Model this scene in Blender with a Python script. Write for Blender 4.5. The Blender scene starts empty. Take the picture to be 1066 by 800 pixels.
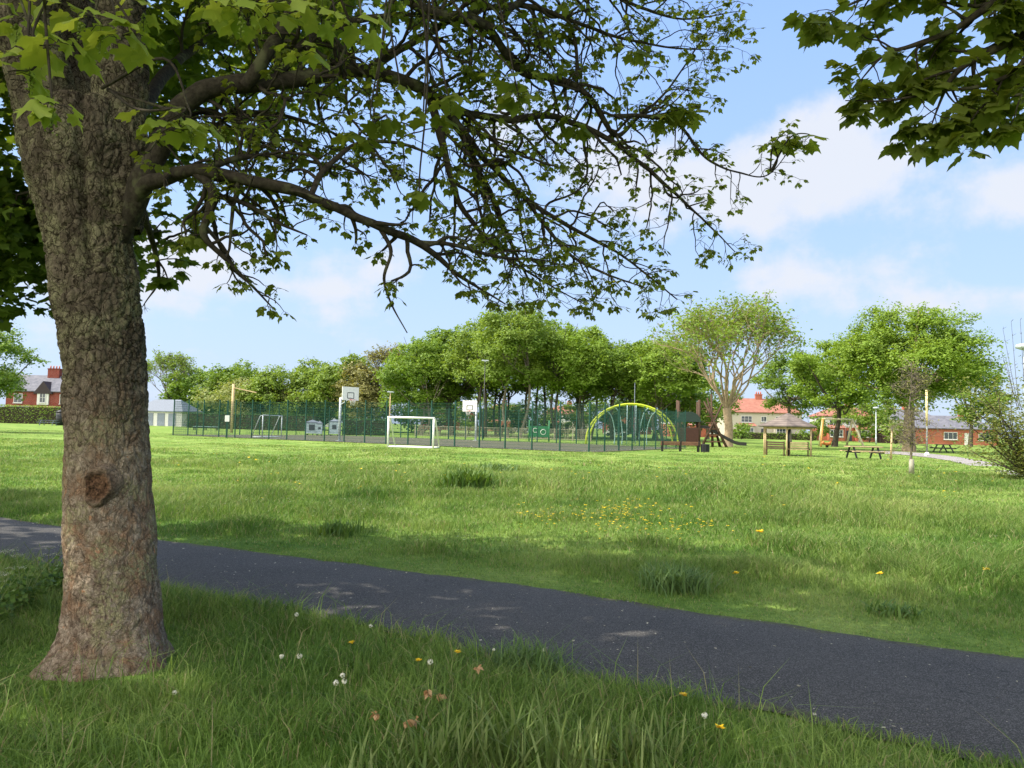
import bpy, math, random
import numpy as np
from mathutils import Vector, Matrix

# ------------------------------------------------------------------ camera, sky, sun, exposure
S = bpy.context.scene
COL = S.collection
R = math.radians
EYE = 1.5
PITCH, ROLL, FPX = R(3.15), R(1.35), 790.0
cam_d = bpy.data.cameras.new("camera"); cam = bpy.data.objects.new("camera", cam_d); COL.objects.link(cam)
CM = Matrix.Rotation(R(90) + PITCH, 3, 'X') @ Matrix.Rotation(ROLL, 3, 'Z')
cam.matrix_world = Matrix.Translation((0, 0, EYE)) @ CM.to_4x4()
cam_d.sensor_width = 36.0; cam_d.lens = 36.0 * FPX / 1066.0
cam_d.clip_start = 0.05; cam_d.clip_end = 5000
S.camera = cam
S.view_settings.view_transform = 'Standard'; S.view_settings.look = 'None'
S.view_settings.gamma = 1.0; S.view_settings.use_curve_mapping = False
S.view_settings.exposure = 1.60
S.render.engine = 'CYCLES'
cy = S.cycles
cy.max_bounces = 6; cy.diffuse_bounces = 3; cy.glossy_bounces = 2; cy.transmission_bounces = 4; cy.transparent_max_bounces = 6
cy.use_denoising = True
try:
    cy.denoiser = 'OPENIMAGEDENOISE'; cy.denoising_input_passes = 'RGB_ALBEDO_NORMAL'
except Exception: pass
cy.caustics_reflective = False; cy.caustics_refractive = False

SUN = Vector((-0.62, -0.02, 0.79)).normalized()
sun_d = bpy.data.lights.new("sun", 'SUN'); sun_d.energy = 2.4; sun_d.angle = R(0.5); sun_d.color = (1.0, 0.93, 0.80)
sun = bpy.data.objects.new("sun", sun_d); COL.objects.link(sun)
sun.rotation_euler = (-SUN).to_track_quat('-Z', 'Y').to_euler(); sun.location = (0, -20, 40)

def ray(px, py):
    return (CM @ Vector(((px - 533) / FPX, (400 - py) / FPX, -1.0)))
def P(px, py, Y):
    "the point at depth Y metres ahead seen at that place"
    d = ray(px, py); t = Y / d.y
    return Vector((0, 0, EYE)) + d * t

W = bpy.data.worlds.new("World"); S.world = W; W.use_nodes = True
def build_world():
    nt = W.node_tree; nt.nodes.clear(); N = nt.nodes.new; L = nt.links.new
    out = N('ShaderNodeOutputWorld'); bg = N('ShaderNodeBackground'); L(bg.outputs[0], out.inputs[0])
    bg.inputs[1].default_value = 0.15
    sky = N('ShaderNodeTexSky'); sky.sky_type = 'NISHITA'; sky.sun_disc = False
    sky.sun_elevation = math.asin(SUN.z); sky.sun_rotation = math.atan2(SUN.x, SUN.y)
    sky.air_density = 1.25; sky.dust_density = 0.35; sky.ozone_density = 2.2
    tc = N('ShaderNodeTexCoord'); d = tc.outputs['Generated']
    sep = N('ShaderNodeSeparateXYZ'); L(d, sep.inputs[0])
    def M(op, a, b=None, c=None):
        m = N('ShaderNodeMath'); m.operation = op
        for i, v in enumerate((a, b, c)):
            if v is None: continue
            if isinstance(v, (int, float)): m.inputs[i].default_value = v
            else: L(v, m.inputs[i])
        return m.outputs[0]
    den = M('ADD', M('MAXIMUM', sep.outputs[2], 0.0), 0.16)
    cmb = N('ShaderNodeCombineXYZ'); L(M('DIVIDE', sep.outputs[0], den), cmb.inputs[0]); L(M('DIVIDE', sep.outputs[1], den), cmb.inputs[1])
    n1 = N('ShaderNodeTexNoise'); n1.inputs['Scale'].default_value = 1.5; n1.inputs['Detail'].default_value = 8; n1.inputs['Roughness'].default_value = 0.55
    L(cmb.outputs[0], n1.inputs['Vector'])
    n2 = N('ShaderNodeTexNoise'); n2.inputs['Scale'].default_value = 7.0; n2.inputs['Detail'].default_value = 6; n2.inputs['Roughness'].default_value = 0.6
    L(d, n2.inputs['Vector'])
    acc = M('MULTIPLY', M('SUBTRACT', n1.outputs[0], 0.5), .8)
    acc = M('ADD', acc, M('MULTIPLY', M('SUBTRACT', n2.outputs[0], 0.5), 1.7))
    # cloud banks: direction of the centre, half-widths across and up, weight
    banks = [((855, 140), .085, .05, .72), ((775, 195), .10, .06, .55), ((905, 180), .06, .035, .45), ((1090, 190), .06, .04, .65), ((1000, 312), .12, .022, .5),
             ((820, 290), .08, .028, .5), ((170, 280), .16, .06, .5), ((380, 290), .13, .045, .4), ((590, 180), .18, .08, .5),
             ((-200, 250), .3, .1, .5), ((1350, 220), .25, .09, .5)]
    for (px, py), wx, wy, k in banks:
        c = ray(px, py).normalized(); az = Vector((c.y, -c.x, 0)).normalized(); up = az.cross(c).normalized()
        def dot(v):
            n = N('ShaderNodeVectorMath'); n.operation = 'DOT_PRODUCT'; L(d, n.inputs[0]); n.inputs[1].default_value = v; return n.outputs['Value']
        u = M('DIVIDE', dot(az), wx); v = M('DIVIDE', M('SUBTRACT', dot(up), 0.0), wy)
        g = M('POWER', 2.718, M('MULTIPLY', M('ADD', M('MULTIPLY', u, u), M('MULTIPLY', v, v)), -1.0))
        g = M('MULTIPLY', g, M('GREATER_THAN', dot(c), 0.0))
        acc = M('ADD', acc, M('MULTIPLY', g, k))
    # unseen bright cloud over the left shoulder, added as fill light for the shade
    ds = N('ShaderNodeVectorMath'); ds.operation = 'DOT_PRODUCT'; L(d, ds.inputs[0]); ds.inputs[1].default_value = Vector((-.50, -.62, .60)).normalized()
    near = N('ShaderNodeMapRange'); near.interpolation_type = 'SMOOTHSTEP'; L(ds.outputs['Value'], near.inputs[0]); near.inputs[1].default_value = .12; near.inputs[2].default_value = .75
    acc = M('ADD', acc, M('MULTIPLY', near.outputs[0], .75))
    mr = N('ShaderNodeMapRange'); mr.interpolation_type = 'SMOOTHSTEP'
    L(acc, mr.inputs[0]); mr.inputs[1].default_value = 0.18; mr.inputs[2].default_value = 0.62; mr.inputs[3].default_value = 0.0; mr.inputs[4].default_value = 0.9
    # thin veil towards the horizon
    veil = N('ShaderNodeMapRange'); L(sep.outputs[2], veil.inputs[0]); veil.inputs[1].default_value = 0.0; veil.inputs[2].default_value = 0.45
    veil.inputs[3].default_value = 0.95; veil.inputs[4].default_value = 0.80
    hi = N('ShaderNodeMixRGB'); hr = N('ShaderNodeMapRange'); L(sep.outputs[2], hr.inputs[0]); hr.inputs[1].default_value = 0.02; hr.inputs[2].default_value = 0.5; L(hr.outputs[0], hi.inputs[0])
    hi.inputs[1].default_value = (1.18, 1.52, 2.12, 1); hi.inputs[2].default_value = (.70, 1.12, 2.12, 1)
    m0 = N('ShaderNodeMixRGB'); L(veil.outputs[0], m0.inputs[0]); L(sky.outputs[0], m0.inputs[1]); L(hi.outputs[0], m0.inputs[2])
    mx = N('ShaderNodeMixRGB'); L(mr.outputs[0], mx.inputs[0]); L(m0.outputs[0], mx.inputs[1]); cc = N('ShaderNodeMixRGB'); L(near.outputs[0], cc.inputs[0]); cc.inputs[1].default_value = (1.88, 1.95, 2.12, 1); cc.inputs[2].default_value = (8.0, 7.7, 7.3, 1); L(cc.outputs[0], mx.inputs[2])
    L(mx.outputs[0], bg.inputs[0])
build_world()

# ------------------------------------------------------------------ helpers
def lin(r, g, b):
    f = lambda c: (c / 255 / 12.92) if c / 255 <= .04045 else ((c / 255 + .055) / 1.055) ** 2.4
    return (f(r), f(g), f(b), 1)
def hash3(ix, iy, iz, s=0):
    h = (ix.astype(np.int64) * 374761393 + iy.astype(np.int64) * 668265263 + iz.astype(np.int64) * 2147483647 + s * 974634777) & 0xFFFFFFFF
    h = ((h ^ (h >> 13)) * 1274126177) & 0xFFFFFFFF
    h = ((h ^ (h >> 16)) * 2246822519) & 0xFFFFFFFF
    return ((h ^ (h >> 15)) & 0xFFFFFF) / float(0xFFFFFF)
def vnoise(p, s=0):
    p = np.asarray(p, float); i = np.floor(p); f = p - i; f = f * f * (3 - 2 * f); i = i.astype(np.int64)
    out = 0
    for dx in (0, 1):
        for dy in (0, 1):
            for dz in (0, 1):
                w = (f[:, 0] if dx else 1 - f[:, 0]) * (f[:, 1] if dy else 1 - f[:, 1]) * (f[:, 2] if dz else 1 - f[:, 2])
                out = out + w * hash3(i[:, 0] + dx, i[:, 1] + dy, i[:, 2] + dz, s)
    return out
def fbm(p, o=3, s=0):
    a, t, r = 1.0, 0, 0
    for k in range(o):
        r = r + a * vnoise(p * (2 ** k), s + k); t += a; a *= .5
    return r / t
def worley(p, s=0):
    i = np.floor(p).astype(np.int64); f1 = np.full(len(p), 9.); f2 = np.full(len(p), 9.)
    for dx in (-1, 0, 1):
        for dy in (-1, 0, 1):
            for dz in (-1, 0, 1):
                c = i + np.array((dx, dy, dz))
                q = c + np.stack([hash3(c[:, 0], c[:, 1], c[:, 2], s + k) for k in (11, 23, 37)], 1)
                d = np.sqrt(((q - p) ** 2).sum(1))
                n2 = np.where(d < f1, f1, np.minimum(f2, d)); f1 = np.minimum(f1, d); f2 = n2
    return f1, f2

def mesh_np(name, v, tris=None, quads=None, mat=None, parent=None, smooth=False):
    v = np.asarray(v, np.float32)
    me = bpy.data.meshes.new(name); me.vertices.add(len(v)); me.vertices.foreach_set('co', v.ravel())
    idx, st, n = [], [], 0
    if quads is not None and len(quads):
        q = np.asarray(quads, np.int32); idx.append(q.ravel()); st.append(np.arange(len(q)) * 4); n = len(q) * 4
    if tris is not None and len(tris):
        t = np.asarray(tris, np.int32); idx.append(t.ravel()); st.append(n + np.arange(len(t)) * 3)
    idx = np.concatenate(idx).astype(np.int32); st = np.concatenate(st).astype(np.int32)
    me.loops.add(len(idx)); me.loops.foreach_set('vertex_index', idx)
    me.polygons.add(len(st)); me.polygons.foreach_set('loop_start', st)
    if smooth: me.polygons.foreach_set('use_smooth', np.ones(len(st), bool))
    me.update(calc_edges=True)
    if mat: me.materials.append(mat)
    o = bpy.data.objects.new(name, me); COL.objects.link(o)
    if parent: o.parent = parent
    return o

class MB:
    "collects boxes, tubes and polygons into one mesh"
    def __init__(s): s.v = []; s.f = []; s.sm = []
    def poly(s, pts, faces, smooth=False):
        b = len(s.v); s.v += [tuple(p) for p in pts]; s.f += [tuple(b + i for i in f) for f in faces]; s.sm += [smooth] * len(faces)
    def box(s, c, d, rz=0.0, rx=0.0, ry=0.0):
        m = Matrix.Rotation(rz, 3, 'Z') @ Matrix.Rotation(ry, 3, 'Y') @ Matrix.Rotation(rx, 3, 'X'); c = Vector(c)
        p = [c + m @ Vector((x * d[0] / 2, y * d[1] / 2, z * d[2] / 2)) for x in (-1, 1) for y in (-1, 1) for z in (-1, 1)]
        s.poly(p, [(0, 1, 3, 2), (4, 6, 7, 5), (0, 4, 5, 1), (2, 3, 7, 6), (0, 2, 6, 4), (1, 5, 7, 3)])
    def beam(s, a, b, w, h=None):
        a = Vector(a); b = Vector(b); h = h or w; t = (b - a).normalized()
        u = t.cross(Vector((0, 0, 1)));  u = u.normalized() if u.length > 1e-4 else Vector((1, 0, 0)); n = u.cross(t)
        p = [q + u * x * w / 2 + n * y * h / 2 for q in (a, b) for x, y in ((-1, -1), (1, -1), (1, 1), (-1, 1))]
        s.poly(p, [(3, 2, 1, 0), (4, 5, 6, 7), (0, 1, 5, 4), (1, 2, 6, 5), (2, 3, 7, 6), (3, 0, 4, 7)])
    def tube(s, pts, rad, n=8):
        v, q = tube_np(pts, rad, n); b = len(v)
        s.poly([tuple(x) for x in v], [tuple(x) for x in q], True)
        k = len(s.v) - b; s.f.append(tuple(k + i for i in range(n))[::-1]); s.sm.append(False)
        k = len(s.v) - n; s.f.append(tuple(k + i for i in range(n))); s.sm.append(False)
    def build(s, name, mat, parent=None):
        me = bpy.data.meshes.new(name); me.from_pydata(s.v, [], s.f); me.polygons.foreach_set('use_smooth', s.sm); me.update()
        me.materials.append(mat); o = bpy.data.objects.new(name, me); COL.objects.link(o)
        if parent: o.parent = parent
        return o

def tube_np(pts, rad, n=6):
    pts = np.asarray([tuple(p) for p in pts], float); m = len(pts)
    rad = np.full(m, rad) if np.isscalar(rad) else np.asarray(rad, float)
    t = np.gradient(pts, axis=0); t /= np.linalg.norm(t, axis=1)[:, None] + 1e-9
    u = np.cross(t[0], (0, 0, 1.0) if abs(t[0][2]) < .9 else (1.0, 0, 0)); u /= np.linalg.norm(u)
    a = np.arange(n) * 2 * math.pi / n; ca, sa = np.cos(a), np.sin(a); V = np.zeros((m, n, 3))
    for i in range(m):
        u = u - t[i] * u.dot(t[i]); u /= np.linalg.norm(u) + 1e-9; w = np.cross(t[i], u)
        V[i] = pts[i] + rad[i] * (ca[:, None] * u + sa[:, None] * w)
    i, j = np.meshgrid(np.arange(m - 1), np.arange(n), indexing='ij'); j2 = (j + 1) % n
    q = np.stack([i * n + j, i * n + j2, (i + 1) * n + j2, (i + 1) * n + j], -1).reshape(-1, 4)
    return V.reshape(-1, 3), q

class NP:
    "collects numpy tubes and triangles"
    def __init__(s): s.v = []; s.q = []; s.t = []; s.n = 0
    def tube(s, pts, rad, n=5):
        v, q = tube_np(pts, rad, n); s.v.append(v); s.q.append(q + s.n); s.n += len(v)
    def add(s, v, t): s.v.append(v); s.t.append(t + s.n); s.n += len(v)
    def build(s, name, mat, parent=None, smooth=True):
        if not s.v: return None
        return mesh_np(name, np.concatenate(s.v), np.concatenate(s.t) if s.t else None, np.concatenate(s.q) if s.q else None, mat, parent, smooth)

def crom(pts, n=6):
    "smooth curve through rows of numbers"
    p = np.asarray(pts, float); p = np.vstack([2 * p[0] - p[1], p, 2 * p[-1] - p[-2]]); o = []
    for i in range(1, len(p) - 2):
        for k in range(n):
            t = k / n; a, b, c, d = p[i - 1], p[i], p[i + 1], p[i + 2]
            o.append(.5 * ((2 * b) + (c - a) * t + (2 * a - 5 * b + 4 * c - d) * t * t + (3 * b - a - 3 * c + d) * t ** 3))
    o.append(p[-2]); return np.array(o)

def tag(o, label=None, cat=None, group=None, kind=None):
    if label: o['label'] = label
    if cat: o['category'] = cat
    if group: o['group'] = group
    if kind: o['kind'] = kind
    return o
def thing(name, label, cat, loc=(0, 0, 0), rz=0.0, group=None):
    o = bpy.data.objects.new(name, None); COL.objects.link(o); o.location = loc; o.rotation_euler = (0, 0, rz); o.empty_display_size = .2
    return tag(o, label, cat, group)
def dup(src, loc, rz=None, label=None, parent=None):
    c = src.copy(); COL.objects.link(c)
    if parent is None:
        c.location = loc
        if rz is not None: c.rotation_euler = (0, 0, rz)
        if label: c['label'] = label
    else: c.parent = parent
    for ch in list(src.children): dup(ch, None, parent=c)
    return c

# ------------------------------------------------------------------ materials
MATS = {}
class NT:
    def __init__(s, name):
        s.m = bpy.data.materials.new(name); s.m.use_nodes = True; s.t = s.m.node_tree; s.t.nodes.clear()
        s.out = s.N('ShaderNodeOutputMaterial'); s.geo = None
    def N(s, k, **kw):
        n = s.t.nodes.new(k)
        for a, b in kw.items(): setattr(n, a, b)
        return n
    def L(s, a, b): s.t.links.new(a, b)
    def pos(s, obj=True):
        return s.N('ShaderNodeTexCoord').outputs['Object'] if obj else s.N('ShaderNodeNewGeometry').outputs['Position']
    def noise(s, scale, detail=3, vec=None, rough=.55, dist=0):
        n = s.N('ShaderNodeTexNoise'); n.inputs['Scale'].default_value = scale; n.inputs['Detail'].default_value = detail
        n.inputs['Roughness'].default_value = rough; n.inputs['Distortion'].default_value = dist
        s.L(vec if vec is not None else s.pos(), n.inputs['Vector']); return n.outputs['Fac']
    def voro(s, scale, feat='F1', vec=None, out='Distance'):
        n = s.N('ShaderNodeTexVoronoi'); n.feature = feat; n.inputs['Scale'].default_value = scale
        s.L(vec if vec is not None else s.pos(), n.inputs['Vector']); return n.outputs[out]
    def ramp(s, fac, stops):
        r = s.N('ShaderNodeValToRGB'); e = r.color_ramp.elements
        while len(e) < len(stops): e.new(.5)
        for i, (p, c) in enumerate(stops):
            e[i].position = p; e[i].color = c if len(c) == 4 else (*c, 1)
        s.L(fac, r.inputs[0]); return r.outputs[0]
    def mix(s, f, a, b, mode='MIX'):
        n = s.N('ShaderNodeMixRGB', blend_type=mode)
        for i, v in ((0, f), (1, a), (2, b)):
            if isinstance(v, (int, float)): n.inputs[i].default_value = v
            elif isinstance(v, tuple): n.inputs[i].default_value = v if len(v) == 4 else (*v, 1)
            else: s.L(v, n.inputs[i])
        return n.outputs[0]
    def rng(s, v, a, b, c=0., d=1.):
        n = s.N('ShaderNodeMapRange'); s.L(v, n.inputs[0])
        for i, x in enumerate((a, b, c, d)): n.inputs[i + 1].default_value = x
        return n.outputs[0]
    def surf(s, col, rough=.7, bump=None, bstr=.4, bdist=.01, metal=0., spec=.3):
        b = s.N('ShaderNodeBsdfPrincipled'); b.inputs['Roughness'].default_value = rough; b.inputs['Metallic'].default_value = metal
        b.inputs['Specular IOR Level'].default_value = spec
        if isinstance(col, tuple): b.inputs['Base Color'].default_value = col
        else: s.L(col, b.inputs['Base Color'])
        if bump is not None:
            n = s.N('ShaderNodeBump'); n.inputs['Strength'].default_value = bstr; n.inputs['Distance'].default_value = bdist
            s.L(bump, n.inputs['Height']); s.L(n.outputs[0], b.inputs['Normal'])
        s.L(b.outputs[0], s.out.inputs[0]); return s.m
    def leafy(s, col, trans=.35, tcol=None, tint=(1.25, 1.15, .55)):
        d = s.N('ShaderNodeBsdfPrincipled'); d.inputs['Roughness'].default_value = .55; d.inputs['Specular IOR Level'].default_value = .25
        t = s.N('ShaderNodeBsdfTranslucent'); m = s.N('ShaderNodeMixShader'); m.inputs[0].default_value = trans
        s.L(col, d.inputs['Base Color'])
        if tcol is None: tcol = s.mix(1.0, col, tint, 'MULTIPLY')
        s.L(tcol, t.inputs[0]); s.L(d.outputs[0], m.inputs[1]); s.L(t.outputs[0], m.inputs[2]); s.L(m.outputs[0], s.out.inputs[0]); return s.m

def plain(name, c, rough=.6, var=.12, scale=6., metal=0., bump=.15):
    n = NT(name); c = lin(*c); f = n.noise(scale, 4)
    dk = tuple(x * (1 - var * 1.6) for x in c[:3]); lt = tuple(min(1, x * (1 + var)) for x in c[:3])
    m = n.surf(n.mix(n.rng(f, .3, .7), dk, lt), rough, n.noise(scale * 8, 3), bump, .004, metal)
    MATS[name] = m; return m
def leafmat(name, c1, c2, trans=.35, pscale=.35, third=None):
    n = NT(name); rp = n.N('ShaderNodeNewGeometry').outputs['Random Per Island']
    a = n.mix(rp, c1, c2)
    if third: a = n.mix(n.rng(n.noise(pscale, 2, n.pos(False)), .42, .62), a, third)
    m = n.leafy(a, trans); MATS[name] = m; return m

# ------------------------------------------------------------------ the setting: ground, paths, court
def sstep(x, a, b):
    t = np.clip((np.asarray(x, float) - a) / (b - a), 0, 1); return t * t * (3 - 2 * t)
def flat(px, py, z=0.0):
    d = ray(px, py); t = (z - EYE) / d.z; return np.array((d.x * t, d.y * t))
PF = [(-330, 476), (-120, 514), (0, 539), (150, 561), (300, 580), (533, 610), (800, 650), (1066, 687), (1500, 742), (2300, 830)]   # far edge
PN = [(-420, 500), (-180, 545), (0, 585), (180, 620), (350, 647), (600, 707), (800, 745), (1040, 798), (1300, 850), (2300, 1060)]   # near edge
far_e = crom([flat(*p) for p in PF], 8); near_e = crom([flat(*p) for p in PN], 8)
def resample(c, n):
    d = np.r_[0, np.cumsum(np.linalg.norm(np.diff(c, axis=0), axis=1))]; t = np.linspace(0, d[-1], n)
    return np.stack([np.interp(t, d, c[:, k]) for k in range(c.shape[1])], 1)
far_e = resample(far_e, 240); near_e = resample(near_e, 240)
order_f = np.argsort(far_e[:, 0]); order_n = np.argsort(near_e[:, 0])
def path_side(x, y):
    "metres beyond the far edge (positive) and metres short of the near edge (positive)"
    f = np.interp(x, far_e[order_f, 0], far_e[order_f, 1]); n = np.interp(x, near_e[order_n, 0], near_e[order_n, 1])
    return (y - f) * .86, (n - y) * .86
def gh(x, y):
    x = np.atleast_1d(np.asarray(x, float)); y = np.atleast_1d(np.asarray(y, float))
    a, b = path_side(x, y)
    p = np.stack([x * .11, y * .085, 0 * x], 1)
    w = sstep(a, .6, 6) * (1 - sstep(y, 34, 44))
    h = (fbm(p, 2, 5) - .5) * .34 * w + (fbm(p * 6, 2, 9) - .5) * .07 * w
    h = h + .16 * w * np.exp(-(((x - 1.5) / 7) ** 2 + ((y - 17) / 3.2) ** 2))
    v = sstep(b, .1, 1.2) * (1 - sstep(b, 8, 14)); h = h + v * (.015 + (fbm(p * 7, 2, 3) - .5) * .08)
    return h
def gz(x, y): return float(gh(x, y)[0])
def G(px, py):
    "a point of the ground seen at that place"
    z = 0.
    for _ in range(8):
        q = flat(px, py, z); z = .5 * z + .5 * gz(*q)
    return Vector((q[0], q[1], gz(*q)))
def GY(px, Y):
    "a point of the ground Y metres ahead"
    d = ray(px, 440); x = d.x / d.y * Y
    # follow the roll of the camera down to the ground
    for _ in range(3):
        c = CM.transposed() @ Vector((x, Y, -EYE)); x += (px - (533 + FPX * c.x / -c.z)) * Y / FPX
    return Vector((x, Y, gz(x, Y)))

GR1, GR2, GR3 = (0.028, 0.062, 0.010), (0.060, 0.105, 0.016), (0.135, 0.165, 0.040)
def grass_mat(name, trans, blade):
    n = NT(name); g = n.pos(False)
    big = n.noise(.16, 3, g); mid = n.noise(1.0, 5, g, .65); fine = n.noise(14, 4, g, .7)
    sep = n.N('ShaderNodeSeparateXYZ'); n.L(g, sep.inputs[0])
    far = n.rng(sep.outputs[1], 11, 48)                                  # mown and drier away from the verge
    c = n.mix(n.rng(mid, .3, .7), (.076, .150, .025), (.148, .242, .044))
    c2 = n.mix(n.rng(n.noise(.5, 4, g), .35, .65), (.175, .262, .054), (.275, .335, .100))
    c = n.mix(n.mix(.5, n.rng(big, .36, .64), far, 'ADD'), c, c2); c = n.mix(n.rng(n.noise(.9, 5, g, .7), .40, .60), n.mix(1., c, (.62, .74, .6), 'MULTIPLY'), c)
    if blade:
        rp = n.N('ShaderNodeNewGeometry').outputs['Random Per Island']
        c = n.mix(n.rng(rp, .0, .8), n.mix(1., c, (.62, .72, .6), 'MULTIPLY'), n.mix(1., c, (1.5, 1.38, 1.5), 'MULTIPLY'))
        c = n.mix(n.rng(rp, .90, .92), c, (.30, .27, .13))
        m = n.leafy(c, trans, None, (1.12, 1.15, .75))
    else:
        c = n.mix(n.rng(fine, .25, .75), n.mix(1., c, (.55, .62, .5), 'MULTIPLY'), n.mix(1., c, (1.2, 1.2, 1.1), 'MULTIPLY'))
        m = n.surf(c, .95, n.mix(.4, fine, n.noise(5, 3, g)), .9, .06, spec=.1)
    MATS[name] = m; return m
M_GROUND = grass_mat('grass_ground', 0, False)
M_BLADE = grass_mat('grass_blades', .35, True)

def build_ground():
    r = np.r_[0.0, np.geomspace(.6, 60, 190), np.geomspace(64, 1500, 30)]; na = 300
    th = np.arange(na) * 2 * math.pi / na
    x = (r[:, None] * np.sin(th)); y = (r[:, None] * np.cos(th)); z = gh(x.ravel(), y.ravel())
    v = np.stack([x.ravel(), y.ravel(), z], 1)
    i, j = np.meshgrid(np.arange(len(r) - 1), np.arange(na), indexing='ij'); j2 = (j + 1) % na
    q = np.stack([i * na + j, (i + 1) * na + j, (i + 1) * na + j2, i * na + j2], -1).reshape(-1, 4)
    tri = q[:na][:, [0, 1, 2]]; q = q[na:]
    tag(mesh_np('ground', v, tri, q[:, ::-1][:, [3, 2, 1, 0]], M_GROUND, smooth=True), kind='structure')
build_ground()

def asphalt(name, base, warm):
    n = NT(name); p = n.pos(False)
    v = n.voro(210, 'F1', p, 'Color'); sp = n.N('ShaderNodeSeparateXYZ'); n.L(v, sp.inputs[0])
    c = n.mix(n.rng(n.noise(1.1, 4, p), .3, .7), tuple(x * .72 for x in base), tuple(x * 1.2 for x in base))
    c = n.mix(n.rng(sp.outputs[0], .55, 1.0, 0, .75), c, tuple(x * 2.2 for x in warm))
    c = n.mix(n.rng(n.noise(45, 2, p), .60, .72, 0, .5), c, tuple(x * .4 for x in base))
    wv = n.N('ShaderNodeVectorMath'); wv.operation = 'ADD'; n.L(p, wv.inputs[0]); tn = n.N('ShaderNodeTexNoise'); tn.inputs['Scale'].default_value = 2.5; n.L(p, tn.inputs['Vector']); n.L(tn.outputs['Color'], wv.inputs[1])
    crack = n.mix(1., n.rng(n.voro(.55, 'DISTANCE_TO_EDGE', wv.outputs[0]), .004, .0), n.rng(n.noise(.5, 2, p), .50, .56), 'MULTIPLY')
    c = n.mix(crack, c, (.012, .012, .011))
    at = n.N('ShaderNodeAttribute'); at.attribute_name = 'across'; e = n.N('ShaderNodeMath'); e.operation = 'ABSOLUTE'; e2 = n.N('ShaderNodeMath'); e2.operation = 'SUBTRACT'; n.L(at.outputs['Fac'], e2.inputs[0]); e2.inputs[1].default_value = .5; n.L(e2.outputs[0], e.inputs[0])
    e3 = n.N('ShaderNodeMath'); e3.operation = 'ADD'; n.L(e.outputs[0], e3.inputs[0]); n.L(n.rng(n.noise(3.5, 5, p, .7), .3, .7, -.05, .05), e3.inputs[1])
    c = n.mix(n.rng(e3.outputs[0], .445, .49, 0, .9), c, n.mix(n.rng(n.noise(30, 4, p), .4, .6), (.045, .035, .022), (.085, .095, .03)))       # soil and moss along the edges
    m = n.surf(c, .85, n.voro(150, 'F1', p), .55, .006, spec=.35); MATS[name] = m; return m
M_PATH = asphalt('path_asphalt', (.038, .0355, .0325), (.085, .081, .075))
M_PATH2 = asphalt('path_worn', (.19, .175, .175), (.24, .22, .21))
M_COURT = asphalt('court_tarmac', (.075, .075, .095), (.1, .1, .12))

def strip(name, A, B, mat, z=.012, across=7, ragged=.05, seed=0):
    n = len(A); V = []
    ra = (vnoise(np.stack([A[:, 0] * 5, A[:, 1] * 5, 0 * A[:, 0]], 1), seed) - .5) * 2 * ragged
    rb = (vnoise(np.stack([B[:, 0] * 5, B[:, 1] * 5, 0 * B[:, 0]], 1), seed + 1) - .5) * 2 * ragged
    d = A - B; d /= np.linalg.norm(d, axis=1)[:, None]
    A = A + d * ra[:, None]; B = B + d * rb[:, None]
    for k in range(across):
        t = k / (across - 1); c = A * t + B * (1 - t)
        V.append(np.stack([c[:, 0], c[:, 1], np.full(n, z + .02 * (1 - (2 * t - 1) ** 2))], 1))
    V = np.stack(V, 1).reshape(-1, 3)
    i, j = np.meshgrid(np.arange(n - 1), np.arange(across - 1), indexing='ij')
    q = np.stack([i * across + j, (i + 1) * across + j, (i + 1) * across + j + 1, i * across + j + 1], -1).reshape(-1, 4)
    o = mesh_np(name, V, None, q, mat, smooth=True); at = o.data.attributes.new('across', 'FLOAT', 'POINT'); at.data.foreach_set('value', np.tile(np.linspace(0, 1, across), n).astype(np.float32)); return tag(o, kind='structure')
strip('path', resample(far_e, 900), resample(near_e, 900), M_PATH, across=15)
A2 = resample(crom([flat(*p) for p in [(905, 469.5), (945, 471), (985, 474.5), (1020, 480), (1066, 489), (1180, 515)]], 8), 120)
B2 = resample(crom([flat(*p) for p in [(905, 472), (940, 474), (978, 478.5), (1012, 486), (1062, 498), (1150, 526)]], 8), 120)
strip('distant_path', A2, B2, M_PATH2, .02, 5, .12, 4)

CA, CB = flat(180, 453.2), flat(613, 471.2)
cu = (CB - CA) / np.linalg.norm(CB - CA); cn = np.array((-cu[1], cu[0])); CT = 19.0
CC, CD = CB + cn * CT, CA + cn * CT
def build_court():
    o = .35; P4 = [CA - cu * o - cn * o, CB + cu * o - cn * o, CC + cu * o + cn * o, CD - cu * o + cn * o]
    b = MB(); b.poly([(p[0], p[1], .03) for p in P4], [(0, 1, 2, 3)])
    tag(b.build('court_surface', M_COURT), kind='structure')
    m = MB()
    def line(a, c, w=.06):
        a = np.array(a); c = np.array(c); t = (c - a) / np.linalg.norm(c - a); k = np.array((-t[1], t[0])) * w / 2
        m.poly([(*q, .036) for q in (a - k, c - k, c + k, a + k)], [(0, 1, 2, 3)])
    pt = lambda u, v: CA + cu * u + cn * v
    Lc = np.linalg.norm(CB - CA)
    for a, c in (((1, 1), (Lc - 1, 1)), ((1, CT - 1), (Lc - 1, CT - 1)), ((1, 1.03), (1, CT - 1.03)), ((Lc - 1, 1.03), (Lc - 1, CT - 1.03)), ((Lc / 2, 1.03), (Lc / 2, CT - 1.03))): line(pt(*a), pt(*c))
    tag(m.build('court_markings', plain('court_paint', (190, 190, 185))), kind='structure')
build_court()

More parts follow.
